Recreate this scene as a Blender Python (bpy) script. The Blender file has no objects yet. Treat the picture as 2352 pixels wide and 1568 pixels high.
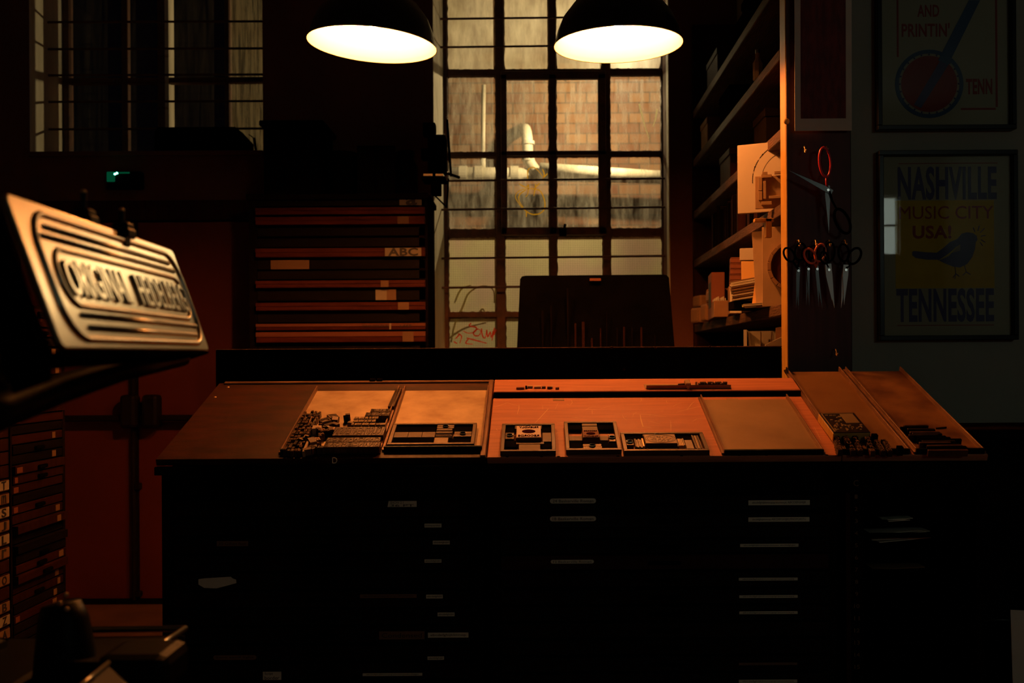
import bpy, bmesh, math, random
from mathutils import Vector, Matrix, Euler

C = bpy.context.scene.collection
SC = bpy.context.scene
rnd = random.Random(11)
PI = math.pi
# ------------------------------------------------------------------ camera
F, CX, CY, EYE = 2287.0, 1230.0, 835.0, 1.32
ROLL = math.radians(.35)
cam_d = bpy.data.cameras.new('camera')
cam = bpy.data.objects.new('camera', cam_d)
C.objects.link(cam)
SC.camera = cam
cam_d.sensor_width = 36.0
cam_d.lens = F / 2352 * 36
cam_d.shift_x = -(CX - 1176) / 2352
cam_d.shift_y = (CY - 784) / 2352
cam.matrix_world = Matrix((
    (math.cos(ROLL), math.sin(ROLL), 0, 0),
    (0, 0, -1, 0),
    (-math.sin(ROLL), math.cos(ROLL), 0, EYE),
    (0, 0, 0, 1)))
cam_d.dof.use_dof = True
cam_d.dof.focus_distance = 3.15
cam_d.dof.aperture_fstop = 4.0
cam_d.clip_start = .05
# ------------------------------------------------------------------ world, exposure
w = bpy.data.worlds.new('night')
SC.world = w
w.use_nodes = True
w.node_tree.nodes['Background'].inputs[0].default_value = (.35, .5, 1, 1)
w.node_tree.nodes['Background'].inputs[1].default_value = .0006
SC.view_settings.view_transform = 'Standard'
SC.view_settings.look = 'None'
SC.view_settings.exposure = 0
SC.view_settings.gamma = 1
SC.view_settings.use_curve_mapping = False
SC.cycles.use_denoising = True
SC.cycles.sample_clamp_indirect = 4
SC.cycles.max_bounces = 8
SC.cycles.transparent_max_bounces = 12
LAMP_COL = (1, .3, .06)
BULB = 880.0            # radiance of the two pendant bulbs
YARD_COL = (1, .74, .36)
YARD_W = 94.0
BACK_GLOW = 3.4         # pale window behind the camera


def px(x, y, Y):
    u = (x - CX) / F
    v = (CY - y) / F
    return Vector((Y * (u * math.cos(ROLL) + v * math.sin(ROLL)), Y, EYE + Y * (-u * math.sin(ROLL) + v * math.cos(ROLL))))


def ray(x, y):
    return px(x, y, 1.0) - Vector((0, 0, EYE))


TILT = math.radians(19.7)
S0 = Vector((0, 2.8, 1.057))
SD = Vector((0, math.cos(TILT), math.sin(TILT)))
SN = Vector((0, -math.sin(TILT), math.cos(TILT)))


def S(x, y, h=0.0):
    """a pixel -> (x, s) on the sloping desk top, h above it"""
    d = ray(x, y)
    o = Vector((0, 0, EYE))
    p = o + d * ((S0 + SN * h - o).dot(SN) / d.dot(SN))
    return p.x, (p - S0).dot(SD)


# ------------------------------------------------------------------ materials
def node(nt, t, **k):
    n = nt.nodes.new(t)
    for a, b in k.items():
        setattr(n, a, b)
    return n


def mat(name, col, rough=.6, metal=0.0, col2=None, scale=8, stretch=(1, 1, 1), bump=0.0, bscale=60, lo=.35, hi=.65, spec=.5, detail=5):
    m = bpy.data.materials.new(name)
    m.use_nodes = True
    nt = m.node_tree
    b = nt.nodes['Principled BSDF']
    b.inputs['Base Color'].default_value = (*col, 1)
    b.inputs['Roughness'].default_value = rough
    b.inputs['Metallic'].default_value = metal
    b.inputs['Specular IOR Level'].default_value = spec
    tc = node(nt, 'ShaderNodeTexCoord')
    mp = node(nt, 'ShaderNodeMapping')
    mp.inputs['Scale'].default_value = stretch
    nt.links.new(tc.outputs['Object'], mp.inputs[0])
    if col2:
        n = node(nt, 'ShaderNodeTexNoise')
        n.inputs['Scale'].default_value = scale
        n.inputs['Detail'].default_value = detail
        nt.links.new(mp.outputs[0], n.inputs['Vector'])
        r = node(nt, 'ShaderNodeValToRGB')
        r.color_ramp.elements[0].position = lo
        r.color_ramp.elements[1].position = hi
        r.color_ramp.elements[0].color = (*col, 1)
        r.color_ramp.elements[1].color = (*col2, 1)
        nt.links.new(n.outputs['Fac'], r.inputs[0])
        nt.links.new(r.outputs[0], b.inputs['Base Color'])
    if bump:
        n = node(nt, 'ShaderNodeTexNoise')
        n.inputs['Scale'].default_value = bscale
        n.inputs['Detail'].default_value = 4
        nt.links.new(mp.outputs[0], n.inputs['Vector'])
        bp = node(nt, 'ShaderNodeBump')
        bp.inputs['Strength'].default_value = bump
        bp.inputs['Distance'].default_value = .01
        nt.links.new(n.outputs['Fac'], bp.inputs['Height'])
        nt.links.new(bp.outputs[0], b.inputs['Normal'])
    return m


def emat(name, col, s):
    m = bpy.data.materials.new(name)
    m.use_nodes = True
    nt = m.node_tree
    nt.nodes.remove(nt.nodes['Principled BSDF'])
    e = node(nt, 'ShaderNodeEmission')
    e.inputs[0].default_value = (*col, 1)
    e.inputs[1].default_value = s
    nt.links.new(e.outputs[0], nt.nodes['Material Output'].inputs[0])
    return m


M = {}
M['plaster'] = mat('old_plaster', (.42, .38, .33), .85, col2=(.5, .46, .4), scale=3, bump=.2, bscale=30)
M['redwall'] = mat('dull_red_brown_paint', (.13, .04, .022), .85, col2=(.1, .03, .017), scale=3, bump=.2, bscale=30)
M['palewall'] = mat('pale_wall_paint', (.38, .38, .31), .85, col2=(.32, .32, .26), scale=2, bump=.1)
M['reveal'] = mat('cream_reveal_paint', (.72, .68, .55), .7, col2=(.5, .45, .33), scale=6, stretch=(1, 1, .25), bump=.3, bscale=25)
M['floor'] = mat('worn_red_floor', (.16, .07, .05), .6, col2=(.1, .045, .035), scale=4)
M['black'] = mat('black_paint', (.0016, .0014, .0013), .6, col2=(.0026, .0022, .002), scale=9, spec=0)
M['blackgloss'] = mat('black_enamel', (.004, .004, .004), .3, spec=.2)
M['steelbar'] = mat('rusty_painted_steel', (.07, .035, .025), .7, col2=(.12, .05, .03), scale=20, bump=.4, bscale=80)
M['board'] = mat('orange_varnished_board', (.6, .2, .09), .55, col2=(.47, .14, .06), scale=5, stretch=(1.2, 14, 14), lo=.38, hi=.68, bump=.05)
M['darkboard'] = mat('dark_stained_board', (.05, .011, .003), .5, col2=(.018, .004, .0015), scale=5, stretch=(1.5, 5, 5), bump=.06, spec=.15)
M['cabinet'] = mat('blackened_cabinet_wood', (.008, .005, .004), .6, col2=(.005, .0035, .003), scale=5, stretch=(1, 1, 8), spec=0)
M['drawer'] = mat('blackened_drawer_wood', (.007, .004, .003), .6, col2=(.004, .0025, .002), scale=6, stretch=(1, 1, 10), spec=.08)
M['redwood'] = mat('red_stained_drawer_wood', (.036, .008, .004), .6, col2=(.022, .005, .0025), scale=6, stretch=(1, 1, 12), spec=.1)
M['pine'] = mat('varnished_pine', (.72, .42, .08), .5, col2=(.58, .3, .06), scale=5, stretch=(8, 8, .8), bump=.08)
M['shelfwood'] = mat('rough_shelf_timber', (.1, .042, .02), .8, col2=(.045, .018, .009), scale=7, stretch=(6, 1, 6), bump=.4, bscale=30)
M['darkwood'] = mat('dark_red_timber', (.03, .01, .006), .6, col2=(.02, .006, .004), scale=5, stretch=(8, 8, .8), spec=.03)
M['galley'] = mat('worn_zinc_tray', (.66, .48, .3), .45, .3, col2=(.36, .22, .12), scale=12, bump=.12, bscale=14, lo=.3, hi=.75, detail=8)
M['galleydull'] = mat('tarnished_steel_tray', (.36, .22, .12), .5, .25, col2=(.27, .16, .08), scale=6)
M['galleyrust'] = mat('stained_rusty_tray', (.26, .11, .035), .5, .2, col2=(.1, .032, .012), scale=6, lo=.4, hi=.6)
M['rail'] = mat('brown_tray_rail', (.28, .14, .08), .4, .4, col2=(.16, .08, .05), scale=9)
M['type'] = mat('inky_type_metal', (.07, .04, .028), .33, .7, col2=(.035, .02, .015), scale=40)
M['typewood'] = mat('inky_type_wood', (.09, .035, .018), .42, col2=(.05, .018, .01), scale=40, stretch=(1, 4, 1), spec=.35)
M['brass'] = mat('dull_brass', (.6, .4, .2), .35, .7)
M['chase'] = mat('dark_chase_iron', (.12, .075, .045), .42, .5, col2=(.08, .045, .03), scale=12)
M['furn'] = mat('grey_wood_furniture', (.2, .115, .06), .6, col2=(.14, .08, .045), scale=10, stretch=(1, 8, 8))
M['furnblack'] = mat('black_resin_furniture', (.003, .003, .003), .6, spec=0)
M['furnpale'] = mat('pale_wood_furniture', (.5, .34, .2), .55, col2=(.42, .27, .15), scale=10)
M['plate'] = mat('pressed_alloy', (.47, .43, .33), .28, 1.0, col2=(.38, .35, .27), scale=9, bump=.05, bscale=12)
M['iron'] = mat('black_machine_iron', (.003, .003, .003), .45, spec=.08)
M['steel'] = mat('bright_steel', (.7, .7, .68), .22, 1.0, col2=(.5, .5, .5), scale=30)
M['darksteel'] = mat('dark_blade_steel', (.07, .07, .07), .28, .9)
M['satin'] = mat('satin_blade_steel', (.6, .62, .6), .45, .5)
M['whitein'] = mat('white_enamel', (.88, .86, .8), .35)
M['paper'] = mat('cream_paper', (.74, .69, .58), .8, col2=(.68, .62, .5), scale=10)
M['white'] = mat('white_card', (.55, .48, .4), .7)
M['label'] = mat('pale_label_card', (.8, .79, .62), .8)
M['labeltan'] = mat('tan_label_card', (.22, .12, .06), .7)
M['ink'] = mat('black_ink', (.02, .018, .02), .6)
M['blueink'] = mat('dark_blue_ink', (.05, .05, .2), .6)
M['redink'] = mat('red_ink', (.3, .03, .035), .7)
M['purpleink'] = mat('dark_purple_ink', (.02, .004, .012), .7, spec=0)
M['yellow'] = mat('yellow_print', (.62, .42, .005), .7, col2=(.55, .36, .005), scale=12)
M['blue'] = mat('blue_print', (.03, .1, .24), .7)
M['darkred'] = mat('dark_red_print', (.2, .025, .02), .7, col2=(.1, .012, .012), scale=18, stretch=(3, 1, .8))
M['reddoor'] = mat('red_door_paint', (.11, .012, .003), .6, col2=(.09, .009, .003), scale=2)
M['doorblack'] = mat('dark_door_hardware', (.008, .005, .004), .5, spec=.1)
M['redplastic'] = mat('red_handle', (.6, .03, .05), .3)
M['orangeplastic'] = mat('orange_handle', (.75, .14, .05), .3)
M['pipe'] = mat('grey_soil_pipe', (.66, .64, .55), .6, col2=(.5, .47, .38), scale=6, bump=.1)
M['card'] = mat('brown_cardboard', (.3, .16, .075), .8, col2=(.24, .12, .055), scale=7)
M['cardred'] = mat('red_brown_carton', (.2, .055, .025), .7)
M['amber'] = mat('amber_carton', (.85, .5, .16), .6)
M['manila'] = mat('yellow_green_folder', (.6, .55, .15), .7)
M['grime'] = mat('dark_dull_clutter', (.005, .0035, .0025), .8, spec=0)
def film(name, col):
    m = bpy.data.materials.new(name)
    m.use_nodes = True
    nt = m.node_tree
    nt.nodes.remove(nt.nodes['Principled BSDF'])
    tl = node(nt, 'ShaderNodeBsdfTranslucent')
    df = node(nt, 'ShaderNodeBsdfDiffuse')
    tl.inputs[0].default_value = (*col, 1)
    df.inputs[0].default_value = (*col, 1)
    ad = node(nt, 'ShaderNodeMixShader')
    ad.inputs[0].default_value = .35
    nt.links.new(tl.outputs[0], ad.inputs[1])
    nt.links.new(df.outputs[0], ad.inputs[2])
    nt.links.new(ad.outputs[0], nt.nodes['Material Output'].inputs[0])
    return m


M['graffyellow'] = film('yellow_glass_paint', (.9, .55, .04))
M['graffred'] = film('red_glass_paint', (.95, .1, .05))
M['graffgreen'] = film('olive_glass_paint', (.62, .5, .14))
M['scrape'] = film('pale_scrape', (1, .95, .6))
M['bulb'] = emat('glowing_bulb', LAMP_COL, BULB)
M['led'] = emat('green_led', (.12, 1, .5), 14)
M['greenglow'] = emat('faint_green_diffuser', (.0, .5, .2), .09)
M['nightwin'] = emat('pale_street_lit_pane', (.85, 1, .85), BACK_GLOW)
M['yardlens'] = emat('yard_lamp_lens', YARD_COL, 25)
M['greencase'] = mat('dark_green_casing', (.05, .2, .12), .4)


def brick_mat():
    m = mat('outdoor_brick', (.4, .2, .12), .85)
    nt = m.node_tree
    b = nt.nodes['Principled BSDF']
    tc = node(nt, 'ShaderNodeTexCoord')
    sp = node(nt, 'ShaderNodeSeparateXYZ')
    cb = node(nt, 'ShaderNodeCombineXYZ')
    br = node(nt, 'ShaderNodeTexBrick')
    br.inputs['Scale'].default_value = 1
    br.inputs['Brick Width'].default_value = .165
    br.inputs['Row Height'].default_value = .08
    br.inputs['Mortar Size'].default_value = .006
    br.inputs['Mortar Smooth'].default_value = .3
    br.inputs['Color1'].default_value = (.12, .047, .026, 1)
    br.inputs['Color2'].default_value = (.22, .12, .06, 1)
    br.inputs['Mortar'].default_value = (.07, .045, .03, 1)
    nt.links.new(tc.outputs['Object'], sp.inputs[0])
    nt.links.new(sp.outputs['X'], cb.inputs['X'])
    nt.links.new(sp.outputs['Z'], cb.inputs['Y'])
    nt.links.new(cb.outputs[0], br.inputs['Vector'])
    nt.links.new(br.outputs['Color'], b.inputs['Base Color'])
    return m


M['brick'] = brick_mat()
M['labeldim'] = mat('dusky_label_card', (.36, .3, .22), .8)
M['posterpaper'] = mat('aged_poster_paper', (.4, .38, .29), .8)
M['drawerlit'] = mat('lit_red_brown_drawer_front', (.095, .02, .009), .6, col2=(.06, .012, .005), scale=6, stretch=(1, 1, 12), spec=.1)  # brighter drawer wood for the fronts that catch lamplight
M['scratch'] = mat('bare_wood_scratch', (.95, .6, .3), .7)
M['blockface'] = mat('pinkish_white_plate', (.85, .62, .5), .55)
M['toolwood'] = mat('dark_red_board', (.085, .022, .014), .5, col2=(.06, .014, .009), scale=5, stretch=(8, 8, .8), spec=.3)
M['galleydim'] = mat('dim_brown_tray', (.24, .11, .035), .5, .2, col2=(.18, .075, .022), scale=6)


def glass_mat(name, haze, haze2, tint, tint2, wire=False, streak=(5, 1, 1.2), dirt=4):
    """dirty glazing: clear glass mixed with a light-scattering film"""
    m = bpy.data.materials.new(name)
    m.use_nodes = True
    nt = m.node_tree
    nt.nodes.remove(nt.nodes['Principled BSDF'])
    out = nt.nodes['Material Output']
    tc = node(nt, 'ShaderNodeTexCoord')
    mp = node(nt, 'ShaderNodeMapping')
    mp.inputs['Scale'].default_value = streak
    nt.links.new(tc.outputs['Object'], mp.inputs[0])
    n = node(nt, 'ShaderNodeTexNoise')
    n.inputs['Scale'].default_value = dirt
    n.inputs['Detail'].default_value = 8
    n.inputs['Roughness'].default_value = .65
    nt.links.new(mp.outputs[0], n.inputs['Vector'])
    mr = node(nt, 'ShaderNodeMapRange')
    mr.inputs['From Min'].default_value = .35
    mr.inputs['From Max'].default_value = .68
    mr.inputs['To Min'].default_value = haze
    mr.inputs['To Max'].default_value = haze2
    nt.links.new(n.outputs['Fac'], mr.inputs['Value'])
    n2 = node(nt, 'ShaderNodeTexNoise')
    n2.inputs['Scale'].default_value = 4
    nt.links.new(tc.outputs['Object'], n2.inputs['Vector'])
    r = node(nt, 'ShaderNodeValToRGB')
    r.color_ramp.elements[0].position = .4
    r.color_ramp.elements[1].position = .62
    r.color_ramp.elements[0].color = (*tint, 1)
    r.color_ramp.elements[1].color = (*tint2, 1)
    nt.links.new(n2.outputs['Fac'], r.inputs[0])
    col = r.outputs[0]
    if wire:
        sp = node(nt, 'ShaderNodeSeparateXYZ')
        nt.links.new(tc.outputs['Object'], sp.inputs[0])
        acc = []
        for ax in ('X', 'Z'):
            d = node(nt, 'ShaderNodeMath', operation='DIVIDE')
            d.inputs[1].default_value = .0105
            nt.links.new(sp.outputs[ax], d.inputs[0])
            f = node(nt, 'ShaderNodeMath', operation='FRACT')
            nt.links.new(d.outputs[0], f.inputs[0])
            g = node(nt, 'ShaderNodeMath', operation='LESS_THAN')
            g.inputs[1].default_value = .2
            nt.links.new(f.outputs[0], g.inputs[0])
            acc.append(g)
        mx = node(nt, 'ShaderNodeMath', operation='MAXIMUM')
        nt.links.new(acc[0].outputs[0], mx.inputs[0])
        nt.links.new(acc[1].outputs[0], mx.inputs[1])
        mc = node(nt, 'ShaderNodeMix', data_type='RGBA')
        nt.links.new(mx.outputs[0], mc.inputs['Factor'])
        nt.links.new(col, mc.inputs[6])
        mc.inputs[7].default_value = (.5, .42, .24, 1)
        col = mc.outputs[2]
    tl = node(nt, 'ShaderNodeBsdfTranslucent')
    df = node(nt, 'ShaderNodeBsdfDiffuse')
    nt.links.new(col, tl.inputs[0])
    df.inputs[0].default_value = (.05, .045, .035, 1)
    ad = node(nt, 'ShaderNodeMixShader')
    ad.inputs[0].default_value = .2
    nt.links.new(tl.outputs[0], ad.inputs[1])
    nt.links.new(df.outputs[0], ad.inputs[2])
    tr = node(nt, 'ShaderNodeBsdfTransparent')
    tr.inputs[0].default_value = (.95, .93, .88, 1)
    mx = node(nt, 'ShaderNodeMixShader')
    nt.links.new(mr.outputs[0], mx.inputs[0])
    nt.links.new(tr.outputs[0], mx.inputs[1])
    nt.links.new(ad.outputs[0], mx.inputs[2])
    gl = node(nt, 'ShaderNodeBsdfGlossy')
    gl.inputs['Roughness'].default_value = .08
    fr = node(nt, 'ShaderNodeFresnel')
    fm = node(nt, 'ShaderNodeMath', operation='MULTIPLY')
    fm.inputs[1].default_value = .5
    nt.links.new(fr.outputs[0], fm.inputs[0])
    m2 = node(nt, 'ShaderNodeMixShader')
    nt.links.new(fm.outputs[0], m2.inputs[0])
    nt.links.new(mx.outputs[0], m2.inputs[1])
    nt.links.new(gl.outputs[0], m2.inputs[2])
    nt.links.new(m2.outputs[0], out.inputs[0])
    return m


M['glassclear'] = glass_mat('smeared_clear_glass', .03, .46, (1, .97, .85), (.95, .9, .75), streak=(6, 1, 1.1), dirt=5)
M['glasshaze'] = glass_mat('hazy_white_glass', .5, .95, (.8, .76, .62), (.6, .56, .43))
M['glasswire'] = glass_mat('wired_frosted_glass', .93, .99, (1, .93, .58), (.98, .74, .62), wire=True)
M['glassnight'] = glass_mat('grimy_dark_glass', .01, .1, (.6, .5, .35), (.5, .4, .25), streak=(9, 1, .6))
M['glassstreak'] = glass_mat('rain_streaked_glass', .1, .8, (.8, .7, .45), (.7, .58, .35), streak=(16, 1, .8), dirt=3)
M['pictureglass'] = glass_mat('picture_glass', 0, .004, (.6, .6, .6), (.6, .6, .6))
for n_ in M['pictureglass'].node_tree.nodes:
    if n_.type == 'BSDF_GLOSSY':
        n_.inputs['Roughness'].default_value = .012
    if n_.type == 'MATH' and n_.operation == 'MULTIPLY':
        n_.inputs[1].default_value = 1.2


# ------------------------------------------------------------------ mesh builder
TX = {}


def text_mesh(s, depth=.25, bold=0.0):
    k = (s, depth, bold)
    if k in TX:
        return TX[k]
    cu = bpy.data.curves.new('lettering', 'FONT')
    cu.body = s
    cu.size = 1
    cu.extrude = depth / 2
    cu.offset = bold
    cu.resolution_u = 3
    cu.space_character = 1 + bold * 2
    o = bpy.data.objects.new('lettering', cu)
    me = bpy.data.meshes.new_from_object(o)
    bpy.data.objects.remove(o)
    bpy.data.curves.remove(cu)
    xs = [v.co.x for v in me.vertices] or [0, 1]
    ys = [v.co.y for v in me.vertices] or [0, 1]
    TX[k] = (me, min(xs), max(xs), min(ys), max(ys))
    return TX[k]


class MB:
    def __init__(s):
        s.bm = bmesh.new()

    def box(s, c, d, R=None, bev=0.0, seg=1):
        mt = Matrix.Translation(Vector(c)) @ (R.to_4x4() if R else Matrix.Identity(4)) @ Matrix.Diagonal((*d, 1))
        r = bmesh.ops.create_cube(s.bm, size=1, matrix=mt)
        if bev:
            es = {e for v in r['verts'] for e in v.link_edges}
            bmesh.ops.bevel(s.bm, geom=list(es), offset=bev, segments=seg, affect='EDGES', profile=.5)
        return s

    def span(s, x0, x1, y0, y1, z0, z1, bev=0.0, seg=1):
        return s.box(((x0 + x1) / 2, (y0 + y1) / 2, (z0 + z1) / 2), (abs(x1 - x0), abs(y1 - y0), abs(z1 - z0)), None, bev, seg)

    def bar(s, a, b, wx, wz, bev=0.0):
        a, b = Vector(a), Vector(b)
        d = b - a
        q = d.to_track_quat('Y', 'Z').to_matrix()
        return s.box((a + b) / 2, (wx, d.length, wz), q, bev)

    def cyl(s, a, b, r, r2=None, seg=16, cap=True):
        a, b = Vector(a), Vector(b)
        d = b - a
        q = d.to_track_quat('Z', 'Y').to_matrix().to_4x4()
        bmesh.ops.create_cone(s.bm, cap_ends=cap, segments=seg, radius1=r, radius2=r if r2 is None else r2, depth=d.length,
                              matrix=Matrix.Translation((a + b) / 2) @ q)
        return s

    def ball(s, c, r, sc=(1, 1, 1), seg=16):
        bmesh.ops.create_uvsphere(s.bm, u_segments=seg, v_segments=seg // 2, radius=r, matrix=Matrix.Translation(Vector(c)) @ Matrix.Diagonal((*sc, 1)))
        return s

    def tube(s, pts, r, seg=8, closed=False, flat=1.0):
        pts = [Vector(p) for p in pts]
        n = len(pts)
        rings = []
        up = None
        for i, p in enumerate(pts):
            a = pts[(i - 1) % n] if (closed or i) else pts[0]
            b = pts[(i + 1) % n] if (closed or i < n - 1) else pts[-1]
            t = (b - a).normalized()
            if up is None:
                up = t.orthogonal().normalized()
            else:
                up = (up - t * up.dot(t)).normalized()
            sd = t.cross(up)
            rr = r(i / (n - 1)) if callable(r) else r
            rings.append([s.bm.verts.new(p + (up * math.cos(2 * PI * k / seg) + sd * math.sin(2 * PI * k / seg) * flat) * rr) for k in range(seg)])
        m = n if closed else n - 1
        for i in range(m):
            A, B = rings[i], rings[(i + 1) % n]
            for k in range(seg):
                s.bm.faces.new((A[k], A[(k + 1) % seg], B[(k + 1) % seg], B[k]))
        if not closed:
            s.bm.faces.new(rings[0][::-1])
            s.bm.faces.new(rings[-1])
        return s

    def lathe(s, prof, c=(0, 0, 0), seg=48):
        rings = []
        for r, z in prof:
            rings.append([s.bm.verts.new((c[0] + r * math.cos(2 * PI * k / seg), c[1] + r * math.sin(2 * PI * k / seg), c[2] + z)) for k in range(seg)])
        for A, B in zip(rings, rings[1:]):
            for k in range(seg):
                s.bm.faces.new((A[k], A[(k + 1) % seg], B[(k + 1) % seg], B[k]))
        return s

    def prism(s, poly, d, mt=None):
        """polygon in XY extruded by d in +Z, then transformed"""
        mt = mt or Matrix.Identity(4)
        lo = [s.bm.verts.new(mt @ Vector((x, y, 0))) for x, y in poly]
        hi = [s.bm.verts.new(mt @ Vector((x, y, d))) for x, y in poly]
        s.bm.faces.new(lo[::-1])
        s.bm.faces.new(hi)
        n = len(poly)
        for i in range(n):
            s.bm.faces.new((lo[i], lo[(i + 1) % n], hi[(i + 1) % n], hi[i]))
        return s

    def quad(s, *p):
        s.bm.faces.new([s.bm.verts.new(Vector(q)) for q in p])
        return s

    def text(s, t, w, h, mt, depth=.0006, bold=0.0, mirror=False):
        """t stretched to fill w x h in the XY plane of mt"""
        me, x0, x1, y0, y1 = text_mesh(t, .2, bold)
        k = (-1 if mirror else 1) * w / max(x1 - x0, 1e-6)
        tm = mt @ Matrix.Diagonal((k, h / max(y1 - y0, 1e-6), depth / .2, 1)) @ Matrix.Translation((-(x0 + x1) / 2, -(y0 + y1) / 2, .1))
        n = len(s.bm.verts)
        s.bm.from_mesh(me)
        s.bm.verts.ensure_lookup_table()
        vs = s.bm.verts[n:]
        bmesh.ops.transform(s.bm, matrix=tm, verts=vs)
        if mirror:
            bmesh.ops.reverse_faces(s.bm, faces=list({f for v in vs for f in v.link_faces}))
        return s

    def build(s, name, m, parent=None, smooth=False, loc=None, rot=None):
        bmesh.ops.recalc_face_normals(s.bm, faces=s.bm.faces[:]) if not getattr(s, 'keep', False) else None
        me = bpy.data.meshes.new(name)
        s.bm.to_mesh(me)
        s.bm.free()
        o = bpy.data.objects.new(name, me)
        C.objects.link(o)
        me.materials.append(M[m] if isinstance(m, str) else m)
        if smooth:
            for p in me.polygons:
                p.use_smooth = True
        if parent:
            o.parent = parent
        if loc is not None:
            o.location = loc
        if rot is not None:
            o.rotation_euler = rot
        return o


FACE = Matrix.Rotation(PI / 2, 4, 'X')      # XY plane -> faces the camera (-Y)


def face_at(x, y, z):
    return Matrix.Translation((x, y, z)) @ FACE


def tag(o, label, cat, group=None, kind=None):
    o['label'] = label
    o['category'] = cat
    if group:
        o['group'] = group
    if kind:
        o['kind'] = kind
    return o


def thing(name, label, cat, loc=(0, 0, 0), rot=(0, 0, 0), group=None):
    o = bpy.data.objects.new(name, None)
    C.objects.link(o)
    o.empty_display_size = .05
    o.location = loc
    o.rotation_euler = rot
    return tag(o, label, cat, group)


def sthing(name, label, cat, x, s, h=0.0, rz=0.0, group=None):
    """a thing lying on the sloping desk: local x right, y up the slope, z off it"""
    o = thing(name, label, cat, group=group)
    o.rotation_mode = 'XYZ'
    m = Matrix.Rotation(TILT, 4, 'X') @ Matrix.Rotation(rz, 4, 'Z')
    o.matrix_world = Matrix.Translation(S0 + Vector((x, 0, 0)) + SD * s + SN * h) @ m
    return o


def struct(o):
    o['kind'] = 'structure'
    return o


# ================================================================== the room
YB, YG = 5.6, 5.9
L2, R2, SILL2 = px(68, 300, YB).x, px(604, 300, YB).x, px(300, 350, YB).z
L1, R1 = px(996, 500, YB).x, px(1538, 500, YB).x
SILL1, TOPW, CEIL = 1.02, 3.55, 3.75
XL, XR = -3.2, 3.95
struct(MB().span(XL - .2, XR + .2, -2.8, YB + .4, -.1, 0).build('floor', 'floor'))
struct(MB().span(XL - .2, XR + .2, -2.8, YB + .4, CEIL, CEIL + .1).build('ceiling', 'plaster'))
b = MB()
for x0, x1, z0, z1 in ((XL - .2, L2, 0, CEIL), (L2, R2, 0, SILL2), (L2, R2, TOPW, CEIL), (R2, L1, 0, CEIL), (L1, R1, 0, SILL1), (L1, R1, TOPW, CEIL), (R1, 1.5, 0, CEIL)):
    b.span(x0, x1, YB, YB + .4, z0, z1)
struct(b.build('wall_back', 'redwall'))
struct(MB().span(XL - .2, XL, -2.8, YB, 0, CEIL).build('wall_left', 'plaster'))
struct(MB().span(XR, XR + .2, -2.8, 3.6, 0, CEIL).build('wall_right', 'palewall'))
struct(MB().span(1.145, XR + .2, 3.6, 3.7, 0, CEIL).span(1.145, 1.25, 3.7, YB, 0, CEIL).build('wall_alcove', 'palewall'))
b = MB()
for x0, x1, z0, z1 in ((XL - .2, 2.5, 0, CEIL), (3.58, XR + .2, 0, CEIL), (2.5, 3.58, 0, 2.36), (2.5, 3.58, 2.95, CEIL)):
    b.span(x0, x1, -2.8, -2.6, z0, z1)
struct(b.build('wall_front', 'plaster'))
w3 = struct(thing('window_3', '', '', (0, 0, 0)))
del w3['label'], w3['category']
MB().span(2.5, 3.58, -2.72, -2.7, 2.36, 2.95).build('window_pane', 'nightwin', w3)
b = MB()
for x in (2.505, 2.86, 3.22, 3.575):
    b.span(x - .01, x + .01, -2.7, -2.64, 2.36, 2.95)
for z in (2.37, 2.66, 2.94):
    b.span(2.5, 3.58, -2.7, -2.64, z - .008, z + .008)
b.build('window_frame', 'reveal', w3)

# ---- centre window (window_1)
w1 = struct(thing('window_1', '', ''))
del w1['label'], w1['category']
gl = px(1030, 500, YG).x
gr = px(1520, 500, YG).x
b = MB()
b.prism([(L1, YB + .002), (L1 + .003, YB + .002), (gl - .02, YG), (gl - .02, YG + .1), (L1 - .002, YG + .1)], TOPW - SILL1, Matrix.Translation((0, 0, SILL1)))
b.prism([(R1 + .002, YB), (R1 + .002, YG + .1), (gr + .012, YG + .1), (gr + .012, YG), (R1 - .004, YB)], TOPW - SILL1, Matrix.Translation((0, 0, SILL1)))
b.build('window_reveal', 'reveal', w1)
MB().span(L1, R1, YB - .04, YG + .05, SILL1 - .03, SILL1).build('window_sill', 'reveal', w1)


def zz(y, Y=YG):
    return px(1275, y, Y).z


def xx(x, Y=YG):
    return px(x, 500, Y).x


rows = [-60, 0, 168, 352, 534, 722, 905]
b = MB()
b.span(gl - .03, gl, YG - .025, YG + .03, SILL1, TOPW, .003)
b.span(gr - .002, gr + .03, YG - .025, YG + .03, SILL1, TOPW, .003)
b.span(gl, gr, YG - .025, YG + .03, SILL1, SILL1 + .03)
for a, c_ in ((1140, 1160), (1262, 1279), (1384, 1402)):
    b.span(xx(a), xx(c_), YG - .022, YG + .02, SILL1, TOPW, .003)
for y, t in ((-90, 8), (168, 8), (355, 6), (535, 9), (722, 6), (905, 6)):
    b.span(gl, gr, YG - .02, YG + .018, zz(y + t), zz(y - t), .003)
b.build('window_frame', 'steelbar', w1)
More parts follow.
